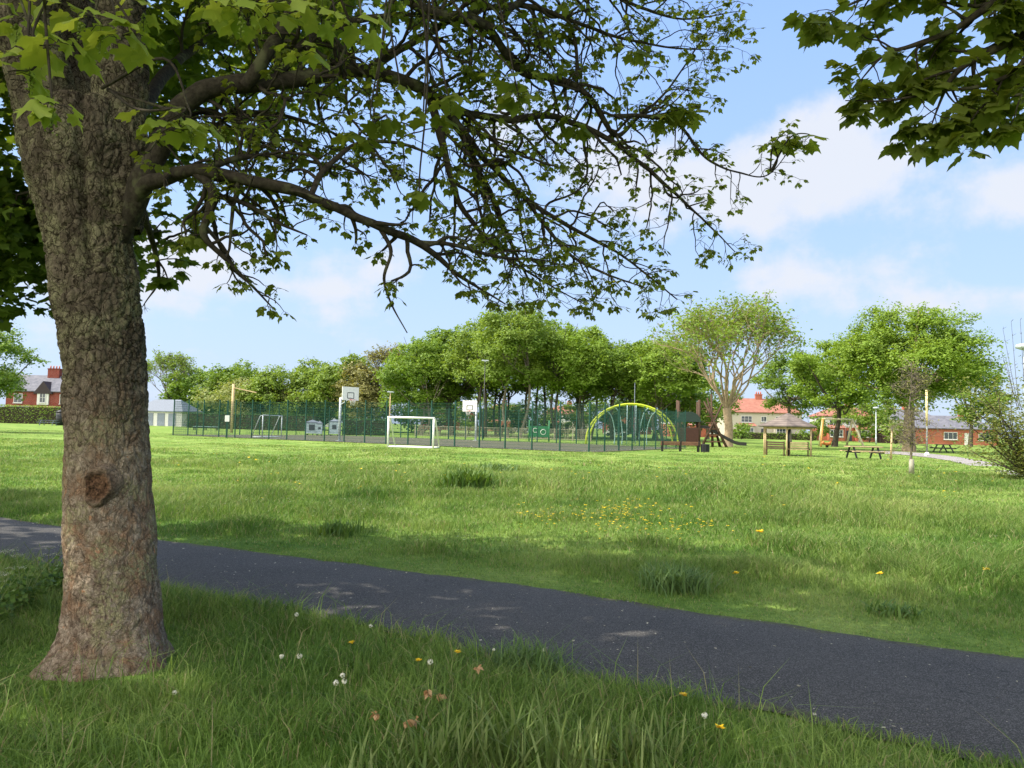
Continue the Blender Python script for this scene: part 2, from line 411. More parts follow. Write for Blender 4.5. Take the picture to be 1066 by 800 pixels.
# ------------------------------------------------------------------ grass
GRNG = np.random.default_rng(7)
def in_court(x, y):
    d = np.stack([x, y], 1) - CA; u = d @ cu; v = d @ cn; return (u > -.3) & (u < np.linalg.norm(CB - CA) + .3) & (v > -.3) & (v < CT + .3)
def blades(x, y, h, w, lean, droop, rng=GRNG):
    n = len(x); z = gh(x, y) - .01; a = rng.uniform(0, 2 * math.pi, n); l = rng.uniform(0, 2 * math.pi, n) 
    sx, sy = np.cos(a) * w / 2, np.sin(a) * w / 2; lx, ly = np.cos(l), np.sin(l)
    k = lean * h; V = np.zeros((n, 5, 3))
    base = np.stack([x, y, z], 1); side = np.stack([sx, sy, 0 * sx], 1)
    V[:, 0] = base - side; V[:, 1] = base + side
    mid = base + np.stack([lx * k * .35, ly * k * .35, h * .58], 1); V[:, 2] = mid - side * .8; V[:, 3] = mid + side * .8
    V[:, 4] = base + np.stack([lx * k * (1 + droop), ly * k * (1 + droop), h * (1 - .35 * droop)], 1)
    T = np.array([(0, 1, 3), (0, 3, 2), (2, 3, 4)]); t = (np.arange(n)[:, None, None] * 5 + T).reshape(-1, 3)
    return V.reshape(-1, 3), t
def scatter(y0, y1, dens, side, xmin=None):
    "random places inside the wedge of ground the photograph looks over"
    n = int(dens * (.76 * (y1 ** 2 - y0 ** 2) + 3.4 * (y1 - y0))); y = np.sqrt(GRNG.uniform(y0 ** 2, y1 ** 2, n)); x = GRNG.uniform(-1, 1, n) * (.76 * y + 1.6)
    a, b = path_side(x, y)
    return x, y, a, b
def field(name, sets):
    vs, ts, n = [], [], 0
    for v, t in sets: vs.append(v); ts.append(t + n); n += len(v)
    return tag(mesh_np(name, np.concatenate(vs), np.concatenate(ts), None, M_BLADE), kind='stuff')
def clump(x, y, f, s): return vnoise(np.stack([x * f, y * f, 0 * x], 1), s)

sets = []
x, y, a, b = scatter(1.9, 10.5, 3400, -1); k = b > -.02 - .09 * GRNG.random(len(b)) ** 3; x, y, b = x[k], y[k], b[k]
c = clump(x, y, 2.2, 1) * .6 + clump(x, y, .8, 2) * .4
h = (.055 + .19 * c ** 1.4) * GRNG.uniform(.6, 1.35, len(x)) * (.8 + .2 * sstep(b, 0, .35))
h *= .34 + .66 * sstep(np.hypot(x + 2.5, y - 4.6), .45, 1.1)
sets.append(blades(x, y, h, GRNG.uniform(.0035, .0075, len(x)), GRNG.uniform(.1, .9, len(x)), GRNG.uniform(0, .55, len(x))))
x, y, a, b = scatter(1.9, 9.5, 170, -1); k = (b > .02) & (np.hypot(x + 2.5, y - 4.6) > .5); x, y, b = x[k], y[k], b[k]; k = clump(x, y, 1.6, 12) > .45; x, y = x[k], y[k]
sets.append(blades(x, y, GRNG.uniform(.18, .36, len(x)), GRNG.uniform(.003, .0065, len(x)), GRNG.uniform(.3, 1.1, len(x)), GRNG.uniform(.2, .75, len(x))))
field('verge_grass', sets)
sets = []
for (y0, y1, dens, w, hs) in ((3.6, 9, 2600, .007, 1.), (9, 15, 1100, .011, 1.), (15, 26, 420, .018, .95), (26, 46, 110, .034, .75), (46, 74, 26, .06, .6)):
    x, y, a, b = scatter(y0, y1, dens, 1); k = (a > -.02 - .09 * GRNG.random(len(a)) ** 3) & ~in_court(x, y)
    if y0 > 20: 
        d2 = np.min(np.linalg.norm(np.stack([x, y], 1)[:, None] - ((A2 + B2) / 2)[None, ::6], axis=2), 1) if len(x) < 400000 else 9; k &= d2 > 1.0
    x, y, a = x[k], y[k], a[k]
    c = clump(x, y, 1.1, 4) * .5 + clump(x, y, .35, 6) * .5
    tall = np.exp(-(((x - 1.5) / 7) ** 2 + ((y - 17) / 4) ** 2))
    h = (.05 + .15 * sstep(c, .30, .75) ** 1.3 + .09 * tall) * GRNG.uniform(.55, 1.4, len(x)) * (.48 + .52 * sstep(a, .25, 1.1)) * hs
    mown = sstep(y, 30, 50); h = h * (1 - .5 * mown)
    sets.append(blades(x, y, h, w * GRNG.uniform(.6, 1.2, len(x)), GRNG.uniform(.1, .9, len(x)), GRNG.uniform(0, .5, len(x))))
field('meadow_grass', sets)

# ------------------------------------------------------------------ bark, leaves, branches
def bark_mat():
    n = NT('sycamore_bark'); p = n.pos(False)
    sep = n.N('ShaderNodeSeparateXYZ'); n.L(p, sep.inputs[0]); z = sep.outputs[2]
    mp = n.N('ShaderNodeMapping'); n.L(p, mp.inputs[0]); mp.inputs['Scale'].default_value = (1, 1, .55)
    wob = n.N('ShaderNodeVectorMath'); wob.operation = 'ADD'; n.L(mp.outputs[0], wob.inputs[0])
    nz = n.N('ShaderNodeTexNoise'); nz.inputs['Scale'].default_value = 8; nz.inputs['Detail'].default_value = 4; n.L(p, nz.inputs['Vector'])
    sc = n.N('ShaderNodeVectorMath'); sc.operation = 'SCALE'; n.L(nz.outputs['Color'], sc.inputs[0]); sc.inputs[3].default_value = .15; n.L(sc.outputs[0], wob.inputs[1])
    w = wob.outputs[0]
    crack = n.rng(n.voro(24, 'DISTANCE_TO_EDGE', w), 0, .09)
    crack2 = n.rng(n.voro(62, 'DISTANCE_TO_EDGE', w), 0, .12)
    plate = n.voro(24, 'F1', w, 'Color'); ps = n.N('ShaderNodeSeparateXYZ'); n.L(plate, ps.inputs[0])
    fine = n.noise(70, 5, p, .7); med = n.noise(11, 4, p)
    brown = n.mix(ps.outputs[0], (.105, .082, .056), (.205, .165, .115))
    brown = n.mix(n.rng(fine, .3, .75), n.mix(1., brown, (.5, .5, .5), 'MULTIPLY'), brown)
    lichen = n.mix(n.noise(26, 3, p), (.185, .170, .095), (.290, .262, .155))
    c = n.mix(n.mix(1., n.rng(n.noise(5, 5, p, .65), .46, .58), n.rng(fine, .35, .55), 'MULTIPLY'), brown, lichen)
    # greyer flaking bark with red-brown bare patches low on the trunk
    low = n.rng(z, 1.9, 1.1)
    grey = n.mix(n.rng(n.noise(14, 6, p, .7), .40, .56), (.14, .10, .07), (.33, .265, .195))
    lowc = n.mix(n.rng(n.noise(6, 6, p, .65), .48, .57), grey, n.mix(ps.outputs[1], (.27, .165, .10), (.20, .145, .10)))
    mottle = n.mix(1., n.rng(n.noise(42, 5, p, .65), .44, .50), n.rng(n.noise(4.5, 4, p, .6), .50, .60), 'MULTIPLY')
    lowc = n.mix(mottle, lowc, (.27, .24, .135))
    spots = n.rng(n.voro(13, 'F1', w), .16, .13)
    lowc = n.mix(n.mix(1., spots, n.rng(ps.outputs[2], .55, .6), 'MULTIPLY'), lowc, (.40, .225, .13))
    c = n.mix(low, c, lowc)
    cr = n.mix(low, crack, n.mix(.6, crack, (1, 1, 1)))
    c = n.mix(cr, n.mix(1., c, (.20, .18, .16), 'MULTIPLY'), c)
    c = n.mix(n.mix(.25, crack2, (1, 1, 1)), n.mix(1., c, (.5, .48, .45), 'MULTIPLY'), c)
    hgt = n.mix(.5, n.mix(.35, crack, crack2), fine)
    m = n.surf(c, .95, hgt, .85, .014, spec=.1); MATS['bark'] = m; return m
M_BARK = bark_mat()
def limb_mat():
    n = NT('limb_bark'); p = n.pos(False)
    c = n.mix(n.rng(n.noise(30, 4, p, .65), .3, .7), (.020, .016, .012), (.060, .049, .034))
    c = n.mix(n.rng(n.noise(7, 4, p), .55, .66, 0, .8), c, (.10, .10, .05))
    m = n.surf(c, .9, n.noise(60, 4, p), .6, .006, spec=.1); MATS['limb'] = m; return m
M_LIMB = limb_mat()
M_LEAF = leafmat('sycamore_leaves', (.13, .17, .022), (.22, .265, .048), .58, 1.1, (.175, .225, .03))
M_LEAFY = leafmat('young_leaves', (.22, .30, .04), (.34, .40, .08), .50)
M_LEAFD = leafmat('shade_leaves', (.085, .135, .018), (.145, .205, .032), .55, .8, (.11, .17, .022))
M_FLOWER = leafmat('flower_buds', (.16, .22, .03), (.26, .32, .06), .3)

def leaf_template():
    "a five-lobed sycamore leaf about 1 long, base at the origin, tip along +y, slightly cupped"
    o = [(0, 0), (.16, -.10), (.34, -.07), (.30, .10), (.52, .18), (.60, .36), (.40, .38), (.44, .62), (.27, .60), (.17, .74), (.0, 1.0)]
    pts = o + [(-x, y) for x, y in o[-2:0:-1]]
    v = [(0, .33, 0.0)] + [(x, y, -.16 * abs(x) ** 1.3 - .14 * max(0, y - .3) ** 2 + .05 * math.sin(7 * x + 4 * y)) for x, y in pts]
    n = len(pts); t = [(0, 1 + i, 1 + (i + 1) % n) for i in range(n)]
    return np.array(v), np.array(t)
LEAF_V, LEAF_T = leaf_template()
SMALL_V = np.array([(0, 0, 0), (.36, .18, -.05), (.44, .55, -.08), (.2, .62, -.03), (0, 1, -.12), (-.2, .62, -.03), (-.44, .55, -.08), (-.36, .18, -.05)])
SMALL_T = np.array([(0, 1, 2), (0, 2, 3), (0, 3, 4), (0, 4, 5), (0, 5, 6), (0, 6, 7)])
def frames(yd, nrm):
    yd = yd / (np.linalg.norm(yd, axis=1)[:, None] + 1e-9); xd = np.cross(yd, nrm); xd /= np.linalg.norm(xd, axis=1)[:, None] + 1e-9
    zd = np.cross(xd, yd); return np.stack([xd, yd, zd], 1)
def put_leaves(pos, yd, nrm, size, TV=LEAF_V, TT=LEAF_T):
    F = frames(yd, nrm); n_ = len(pos); w = hash3(np.arange(n_), np.arange(n_) * 7 + 3, np.arange(n_) * 13, len(TV)); u = hash3(np.arange(n_) * 3, np.arange(n_) + 11, np.arange(n_) * 5, 7)
    T = TV[None] * np.stack([.78 + .4 * u, 1 + 0 * u, .2 + 2.4 * w], 1)[:, None, :]; v = np.einsum('nkj,nji->nki', T, F) * size[:, None, None] + pos[:, None]
    t = (np.arange(len(pos))[:, None, None] * len(TV) + TT).reshape(-1, 3); return v.reshape(-1, 3), t
def crown_mesh(name, mat, parent, L, TV=LEAF_V, TT=LEAF_T):
    if not L: return None
    a = [np.array([l[k] for l in L], float) for k in range(4)]
    v, t = put_leaves(a[0], a[1], a[2], a[3], TV, TT); return mesh_np(name, v, t, None, mat, parent)

def unit(v): v = np.asarray(v, float); return v / (np.linalg.norm(v) + 1e-9)
def to_px(p):
    c = CM.transposed() @ (Vector(p) - Vector((0, 0, EYE)))
    if c.z > -.3: return None
    return 533 + FPX * c.x / -c.z, 400 - FPX * c.y / -c.z
class Twigs:
    "grows side shoots, leaf clusters and hanging flowers along a limb"
    def __init__(s, seed, leaf=(.05, .095), ok=None, lush=1.0, flower=.35):
        s.r = np.random.default_rng(seed); s.wood = NP(); s.leaves = []; s.fl = NP(); s.leaf = leaf; s.ok = ok or (lambda p: True); s.lush = lush; s.flower = flower
    def cluster(s, p, d, k=None):
        r = s.r; k = k or int(r.integers(3, 7) * s.lush + .5)
        if not s.ok(p): return
        for i in range(k):
            a = r.uniform(0, 2 * math.pi); out = unit(np.array((math.cos(a), math.sin(a), r.uniform(-.35, .35))) + .55 * d)
            pet = r.uniform(.015, .06); q = p + out * pet + np.array((0, 0, -.006))
            yd = unit(out + np.array((0, 0, -r.uniform(.1, .9)))); nm = unit(np.array((0, 0, 1.)) + r.normal(0, .35, 3) + .4 * out)
            s.leaves.append((q, yd, nm, r.uniform(*s.leaf))); s.wood.tube([p, p + out * pet * .6, q + yd * .01], .0011, 3)
        if r.random() < s.flower: s.raceme(p)
    def raceme(s, p, L=None, rad=.0075):
        r = s.r; L = L or r.uniform(.05, .10); q = np.array(p) + np.array((r.normal(0, .008), r.normal(0, .008), -.01)); k = int(L / .0075)
        s.wood.tube([p, q - (0, 0, L * .5), q - (0, 0, L)], .0012, 3)
        for i in range(k):
            c = q + np.array((r.normal(0, .007), r.normal(0, .007), -L * (.25 + .75 * i / k))); e = rad * r.uniform(.6, 1.1) * (1.15 - .6 * i / k)
            v = c + e * np.array([(1, 0, 0), (-1, 0, 0), (0, 1, 0), (0, -1, 0), (0, 0, 1), (0, 0, -1)])
            s.fl.add(v, np.array([(0, 2, 4), (2, 1, 4), (1, 3, 4), (3, 0, 4), (2, 0, 5), (1, 2, 5), (3, 1, 5), (0, 3, 5)]))
    def shoot(s, p, d, L, rad, level):
        r = s.r; n = max(4, int(L / .045)); pts = [np.array(p)]; d = unit(d); kink = r.normal(0, .3, 3)
        for i in range(n):
            t = i / n; d = unit(d + r.normal(0, .20, 3) + kink * .10 + np.array((0, 0, -.06 + .26 * max(0, t - .6))))
            q = pts[-1] + d * L / n
            if i > 1 and not s.ok(q): break
            pts.append(q)
        if len(pts) < 3: return
        m = len(pts); rr = np.maximum(.0024, rad) * (1 - .55 * np.arange(m) / (m - 1)); s.wood.tube(pts, rr, 5 if rad > .006 else 4)
        if level > 0:
            step = .13 if level == 1 else .17; k = int(L / step); 
            for j in range(1, k + 1):
                t = min(.97, (j + r.uniform(-.3, .3)) / (k + .6)); 
                if t < .12: continue
                i = min(m - 2, int(t * (m - 1))); tg = unit(pts[i + 1] - pts[i]); side = unit(np.cross(tg, r.normal(0, 1, 3)))
                dd = unit(tg * r.uniform(.35, .9) + side * r.uniform(.6, 1.0) + np.array((0, 0, .05)))
                l2 = L * r.uniform(.28, .55) * (1.1 - .5 * t) if level > 1 else r.uniform(.06, .22)
                s.shoot(pts[i], dd, l2, rr[i] * .6, level - 1)
            s.cluster(pts[-1], d)
        else:
            s.cluster(pts[-1], d)
            if L > .14 and r.random() < .5: s.cluster(pts[m // 2], d, 2)
    def limb(s, pts, rad, every=.2, L=(.4, 1.0), start=.15, level=2, sides=9):
        p = crom(np.c_[np.array(pts, float), np.asarray(rad, float)], 7); q, rr = p[:, :3], p[:, 3]
        q = q + (np.stack([vnoise(q * 7, k) for k in (1, 2, 3)], 1) - .5) * np.minimum(.9 * rr, .035)[:, None]
        rr = rr * (1 + .22 * (vnoise(q * 14, 5) - .5)); s.wood.tube(q, np.maximum(rr, .0015), sides)
        d = np.r_[0, np.cumsum(np.linalg.norm(np.diff(q, axis=0), axis=1))]; T = d[-1]; t = start * T
        while t < T:
            i = min(len(q) - 2, int(np.searchsorted(d, t))); tg = unit(q[i + 1] - q[i]); side = unit(np.cross(tg, s.r.normal(0, 1, 3)))
            dd = unit(tg * s.r.uniform(.3, .9) + side * s.r.uniform(.6, 1.0)); f = 1.15 - .55 * t / T
            s.shoot(q[i], dd, s.r.uniform(*L) * f, min(rr[i] * .62, .016), level); t += every * s.r.uniform(.6, 1.4)
        s.cluster(q[-1], unit(q[-1] - q[-2])); return q, rr
    def build(s, parent, name='branch', leafm=None, TV=SMALL_V, TT=SMALL_T, woodm=None):
        b = s.wood.build(name, woodm or M_LIMB, parent)
        crown_mesh('leaves', leafm or M_LEAF, b, s.leaves, TV, TT); s.fl.build('flower_tassels', M_FLOWER, b, False); return b

def bark_tube(pts, rad, n, step, amp=1.0, flare=None, squash=1.0, seed=0):
    "a thick trunk with plated bark in its real surface"
    p = crom(np.c_[np.array(pts, float), np.asarray(rad, float)], 12); L = np.linalg.norm(p[-1, :3] - p[0, :3]); p = resample(p, max(8, int(L / step)))
    v, q = tube_np(p[:, :3], p[:, 3], n); m = len(p); ctr = np.repeat(p[:, :3], n, 0); nr = v - ctr; nr /= np.linalg.norm(nr, axis=1)[:, None] + 1e-9
    if squash != 1: v[:, 1] = ctr[:, 1] + (v[:, 1] - ctr[:, 1]) * squash
    w = v * np.array((1, 1, .55)); w = w + (np.stack([vnoise(v * 9, k + seed) for k in (1, 2, 3)], 1) - .5) * .09
    f1, f2 = worley(w * 17, seed); g1, g2 = worley(w * 42, seed + 3)
    plates = np.clip((f2 - f1) / .22, 0, 1); small = np.clip((g2 - g1) / .3, 0, 1)
    up = .35 + .65 * sstep(v[:, 2], 1.0, 1.9)
    h = amp * ((plates - .6) * .020 * up + (small - .5) * .006 + (fbm(v * 5, 3, seed) - .5) * .03 + (fbm(v * 2, 2, seed + 9) - .5) * .05)
    v = v + nr * h[:, None]
    if flare is not None: v = flare(v, ctr, nr)
    return v, q

# ------------------------------------------------------------------ the big sycamore beside the path
TD = 4.72
prof = [(760, 116, 62), (735, 116, 58), (715, 117, 54), (690, 118, 50.5), (650, 118.5, 48.5), (600, 117, 47.5), (550, 115, 46), (500, 112.5, 45), (450, 111, 44.5), (400, 109.5, 44), (350, 106, 46), (300, 100, 48),
        (250, 94.5, 51), (200, 91, 57), (160, 90, 63), (130, 90, 58), (112, 90, 46), (104, 90, 20)]
tp, tr = [], []
for py, px, hw in prof:
    q = P(px, py, TD); tp.append(q); tr.append(hw * TD / FPX * (.87 if py > 260 else .80))
def flare(v, ctr, nr):
    z = v[:, 2]; a = np.arctan2(nr[:, 1], nr[:, 0]); k = np.exp(-np.maximum(z, 0) / .17)
    lob = .5 + .5 * np.cos(a * 1 + 2.35) ; lob2 = np.maximum(0, np.cos((a + 2.2) * 1.0)) ** 3 + .8 * np.maximum(0, np.cos(a + .5)) ** 6 + .6 * np.maximum(0, np.cos(a - 1.6)) ** 4 + .35 * np.maximum(0, np.cos(a + 1.35)) ** 8
    lob3 = sum(w_ * np.maximum(0, np.cos(a - p_)) ** 9 for p_, w_ in ((-2.5, 1.0), (-1.5, .45), (-.45, .9), (.9, .7), (2.1, .8))); d = np.exp(-np.maximum(z, 0) / .14) * .13 * lob3 + k * (.012 + .04 * lob2) * (.7 + .6 * vnoise(np.stack([np.cos(a) * 3, np.sin(a) * 3, z * 2], 1), 4)); v = v.copy(); v[:, 0] += nr[:, 0] * d; v[:, 1] += nr[:, 1] * d
    # a vertical fold in the bark running down from the fork
    fold = np.exp(-((a + 1.15) / .13) ** 2) * sstep(z, 2.0, 2.9) * .05; v -= nr * fold[:, None]
    return v
syc = thing('sycamore_tree', 'huge old sycamore with scaly bark and a knot scar, beside the near path edge', 'tree', (tp[2].x, tp[2].y, 0))
bpy.context.view_layer.update()
def attach(o, parent=syc):
    o.parent = parent; o.matrix_parent_inverse = parent.matrix_world.inverted(); return o
v, q = bark_tube(tp, tr, 230, .011, 1.0, flare, 1.0, 3)
trunk = attach(mesh_np('trunk', v, None, q, M_BARK, None, True))
def stem(pts, rad, seed):
    v, q = bark_tube(pts, rad, 120, .016, .9, None, 1.0, seed); return attach(mesh_np('stem', v, None, q, M_BARK, None, True))
k = TD / FPX
stem([P(92, 330, TD + .05), P(76, 240, TD + .03), P(60, 170, TD), P(48, 110, TD), P(34, 50, TD), P(15, -30, TD), P(-20, -160, TD - .1), P(-90, -420, TD - .4), P(-150, -800, TD)], [.10, .16, .195, .195, .185, .175, .16, .13, .06], 5)
stem([P(122, 240, TD + .02), P(123, 190, TD + .02), P(124, 130, TD + .03), P(126, 60, TD + .05), P(128, -30, TD + .1), P(140, -200, TD + .3), P(160, -480, TD + .6), P(150, -820, TD + .9)], [.13, .158, .158, .154, .15, .14, .11, .05], 8)
stem([P(92, 150, TD + .28), P(80, 60, TD + .5), P(75, -80, TD + .8), P(60, -300, TD + 1.3), P(40, -600, TD + 1.8)], [.2, .17, .15, .12, .06], 9)
def knot():
    n = NT('knot_wood'); p = n.pos(False)
    c0 = np.array(P(101, 507, TD - .262)); dv = n.N('ShaderNodeVectorMath'); dv.operation = 'DISTANCE'; n.L(n.pos(False), dv.inputs[0]); dv.inputs[1].default_value = c0
    c = n.mix(n.rng(n.noise(45, 5, p, .7), .35, .65), (.02, .013, .009), (.19, .105, .06)); c = n.mix(n.rng(dv.outputs['Value'], .065, .115), c, n.mix(n.rng(n.noise(60, 4, p, .7), .35, .6), (.09, .065, .045), (.25, .19, .135))); m = n.surf(c, 1., n.noise(80, 4, p), 1., .02, spec=.05)
    c0 = np.array(P(101, 507, TD - .262)); na, nr_ = 72, 26; V = []
    for i in range(nr_):
        t = i / (nr_ - 1)
        for j in range(na):
            a = 2 * math.pi * j / na; rx, rz = .098 * (1 + .14 * math.sin(3 * a + 1)), .150 * (1 + .10 * math.sin(2 * a + .4)); V.append((rx * t * math.cos(a), -.016 * math.exp(-((t - .70) / .16) ** 2) + .012 * (t - .3) + .075 * max(0, t - .78) / .22, rz * t * math.sin(a)))
    V = np.array(V); V[:, 1] += (fbm(V * 26, 4, 2) - .5) * .05 * np.minimum(1, (1.05 - np.hypot(V[:, 0] / .1, V[:, 2] / .15)) * 3).clip(0, 1); V[:, 0] += (vnoise(V * 40, 6) - .5) * .02
    V += c0; i, j = np.meshgrid(np.arange(nr_ - 1), np.arange(na), indexing='ij'); j2 = (j + 1) % na
    q = np.stack([i * na + j, i * na + j2, (i + 1) * na + j2, (i + 1) * na + j], -1).reshape(-1, 4)[na:]
    tr_ = np.stack([0 * np.arange(na), na + (np.arange(na) + 1) % na, na + np.arange(na)], 1)
    attach(mesh_np('knot_scar', V, tr_, q, m, None, True))
knot()

LOWX = [130, 160, 200, 240, 290, 310, 335, 380, 400, 425, 445, 480, 520, 560, 640, 700, 745, 775, 800, 825, 845, 862]
LOWY = [255, 262, 262, 300, 328, 322, 255, 262, 300, 338, 330, 305, 318, 322, 330, 322, 318, 300, 268, 220, 172, 150]
def in_spread(p):
    q = to_px(p)
    if q is None: return False
    x, y = q
    if y < -60 or x < 150: return y < -10
    return y < np.interp(x, LOWX, LOWY) and x < np.interp(y, [-100, 0, 60, 100, 130, 170, 250, 320], [800, 785, 792, 770, 835, 862, 822, 765])
def PL(*rows):   # rows: px, py, depth, radius
    return [np.array(P(a, b, c)) for a, b, c, d in rows], [r[3] for r in rows]
LIMBS = [
 # upper arching limb and what it splits into
 (PL((112, 272, 4.74, .07), (138, 215, 4.68, .076), (163, 160, 4.64, .070), (192, 108, 4.66, .062), (240, 89, 4.75, .060), (300, 82, 4.9, .055), (360, 73, 5.1, .050), (415, 82, 5.3, .046), (450, 100, 5.5, .042), (478, 135, 5.7, .036), (505, 190, 5.9, .026), (535, 260, 6.2, .014), (560, 310, 6.4, .005)), .17, (.35, .95), .16),
 (PL((440, 92, 5.45, .045), (475, 115, 5.6, .034), (530, 125, 5.9, .030), (580, 122, 6.1, .027), (640, 150, 6.3, .022), (690, 190, 6.5, .016), (735, 232, 6.7, .009), (765, 262, 6.8, .004)), .15, (.3, .85), .1),
 (PL((448, 100, 5.5, .036), (462, 160, 5.55, .028), (480, 215, 5.7, .021), (520, 262, 5.9, .015), (560, 290, 6.1, .008), (610, 318, 6.3, .004)), .16, (.25, .7), .1),
 (PL((455, 104, 5.5, .034), (500, 160, 5.8, .026), (545, 205, 6.0, .021), (600, 240, 6.2, .016), (650, 268, 6.4, .011), (705, 312, 6.6, .005)), .15, (.3, .8), .1),
 # the lower limb
 (PL((112, 250, 4.72, .05), (146, 198, 4.62, .050), (172, 184, 4.54, .046), (200, 178, 4.45, .040), (250, 186, 4.4, .038), (300, 198, 4.4, .034), (350, 216, 4.5, .030), (400, 240, 4.6, .025), (440, 256, 4.8, .023), (480, 288, 5.0, .013), (526, 317, 5.2, .005)), .17, (.25, .7), .16),
 (PL((205, 180, 4.45, .034), (222, 200, 4.4, .030), (218, 222, 4.4, .026), (212, 245, 4.4, .022), (232, 268, 4.45, .015), (255, 290, 4.5, .010), (283, 320, 4.6, .004)), .13, (.2, .5), .1),
 (PL((224, 204, 4.4, .018), (255, 212, 4.4, .014), (290, 232, 4.45, .010), (320, 245, 4.5, .004)), .13, (.15, .4), .1),
 (PL((430, 252, 4.8, .018), (470, 255, 4.9, .014), (520, 268, 5.1, .011), (570, 272, 5.3, .006), (610, 290, 5.5, .003)), .16, (.2, .6), .1),
 (PL((395, 238, 4.6, .016), (407, 262, 4.6, .012), (400, 290, 4.6, .009), (408, 318, 4.62, .006), (424, 347, 4.65, .003)), .6, (.08, .2), .5),
 # rising branches, top of the picture
 (PL((255, 88, 4.75, .045), (285, 45, 4.7, .040), (305, 10, 4.7, .036), (330, -40, 4.75, .032), (380, -110, 4.9, .02)), .22, (.4, 1.0), .1),
 (PL((285, 84, 4.85, .030), (315, 45, 4.9, .026), (360, 25, 5.0, .022), (420, 15, 5.2, .018), (470, 25, 5.4, .012), (505, 50, 5.6, .006)), .16, (.3, .8), .1),
 (PL((380, 74, 5.2, .030), (430, 45, 5.3, .027), (480, 18, 5.5, .024), (540, 5, 5.8, .022), (590, 20, 6.0, .018), (640, 38, 6.2, .013), (700, 50, 6.4, .008), (755, 52, 6.6, .003)), .16, (.3, .85), .1),
 (PL((300, -60, 4.9, .06), (380, -30, 5.0, .05), (450, 12, 5.2, .040), (505, 28, 5.5, .034), (540, 72, 5.8, .030), (585, 84, 6.0, .027), (618, 106, 6.1, .024), (640, 142, 6.3, .02), (665, 122, 6.4, .015), (690, 100, 6.6, .010), (712, 70, 6.7, .007), (742, 24, 6.8, .003)), .16, (.3, .8), .2),
 (PL((640, 120, 6.2, .020), (672, 122, 6.3, .018), (705, 128, 6.4, .014), (735, 165, 6.5, .011), (770, 180, 6.6, .008), (800, 182, 6.7, .006), (828, 148, 6.8, .003)), .12, (.15, .45), .2),
 (PL((520, 20, 5.6, .026), (560, -10, 5.9, .024), (610, -20, 6.2, .02), (660, 5, 6.4, .015), (710, 20, 6.6, .009), (768, 12, 6.8, .003)), .15, (.3, .7), .1),
 (PL((600, 96, 6.05, .018), (600, 50, 6.1, .014), (588, 15, 6.2, .011), (560, -30, 6.3, .006)), .15, (.2, .5), .1),
 (PL((545, 205, 6.0, .018), (590, 262, 6.1, .014), (630, 285, 6.2, .010), (672, 300, 6.3, .005)), .13, (.2, .55), .1),
 (PL((322, 206, 4.45, .02), (340, 175, 4.6, .018), (372, 150, 4.8, .015), (420, 150, 5.0, .011), (470, 172, 5.2, .005)), .14, (.2, .6), .1),
 (PL((212, 178, 4.45, .022), (245, 165, 4.6, .018), (285, 163, 4.8, .014), (340, 172, 5.0, .01), (392, 185, 5.2, .004)), .13, (.2, .5), .1),
 (PL((185, 118, 4.64, .03), (215, 135, 4.8, .022), (250, 118, 5.0, .018), (300, 122, 5.2, .014), (350, 140, 5.4, .009), (400, 165, 5.6, .004)), .14, (.2, .6), .1),
]
for i, ((pts, rad), ev, L, st) in enumerate(LIMBS):
    tw = Twigs(100 + i, (.030, .070), in_spread, 1.1, .3)
    tw.limb(pts, rad, ev * .72, L, st, 2 if ev < .5 else 1, 14 if rad[0] > .05 else 8); attach(tw.build(None))

# long young sprays hanging close to the camera from the branches overhead
def sprays(rows, seed, leafm, leaf, parent, roots, flower=.5, lush=1.1):
    tw = Twigs(seed, leaf, None, lush, 0.)
    for px, py, Y, kx in rows:
        e = np.array(P(px, py, Y)); s0 = np.array(P(*roots)); s0 = s0 + tw.r.normal(0, .12 if roots[1] < 0 else .01, 3)
        mid = (e + s0) / 2 + tw.r.normal(0, .08, 3) + np.array((0, 0, .10)); c = crom([s0, mid, e + (tw.r.normal(0, .04), .02, .07), e], 6)
        tw.wood.tube(c, np.linspace(.009, .0025, len(c)), 5)
        r = tw.r; d = unit(c[-1] - c[-3])
        for i in range(kx):
            a = 2 * math.pi * i / kx + r.uniform(-.3, .3); out = np.array((math.cos(a), math.sin(a), r.uniform(-.2, .15))); pet = r.uniform(.04, .10); b0 = e + r.normal(0, .012, 3); q = b0 + out * pet
            tw.wood.tube([b0, (b0 + q) / 2 + (0, 0, .012), q], .0016, 4)
            tw.leaves.append((q, unit(out + np.array((0, 0, -r.uniform(.25, 1.0)))), unit(np.array((0, 0, 1)) + .5 * out + r.normal(0, .25, 3)), r.uniform(*leaf)))
        if r.random() < flower: tw.raceme(e, r.uniform(.09, .13), .009)
    b = tw.build(None, 'hanging_spray', leafm, LEAF_V, LEAF_T); return attach(b, parent)
sprays([(105, 22, 2.7, 7), (128, 38, 2.75, 6), (82, 14, 2.8, 6), (62, 48, 2.7, 6), (30, 62, 2.8, 6), (8, 75, 2.8, 5), (58, 108, 2.65, 6), (20, 20, 3.0, 6), (48, 10, 3., 6), (150, 8, 3., 6)], 31, M_LEAFY, (.055, .12), syc, (70, -160, 3.0))
sprays([(172, 128, 3.0, 7), (198, 126, 3.05, 6), (186, 134, 3.0, 4)], 32, M_LEAFY, (.06, .10), syc, (110, 92, 3.6))
sprays([(250, 8, 2.8, 7), (268, 18, 2.9, 6), (300, 4, 2.9, 7), (330, 15, 3.0, 6), (372, 22, 3.0, 6), (225, 2, 2.9, 6), (318, 50, 3.2, 5)], 33, M_LEAFY, (.055, .115), syc, (270, -150, 3.1))
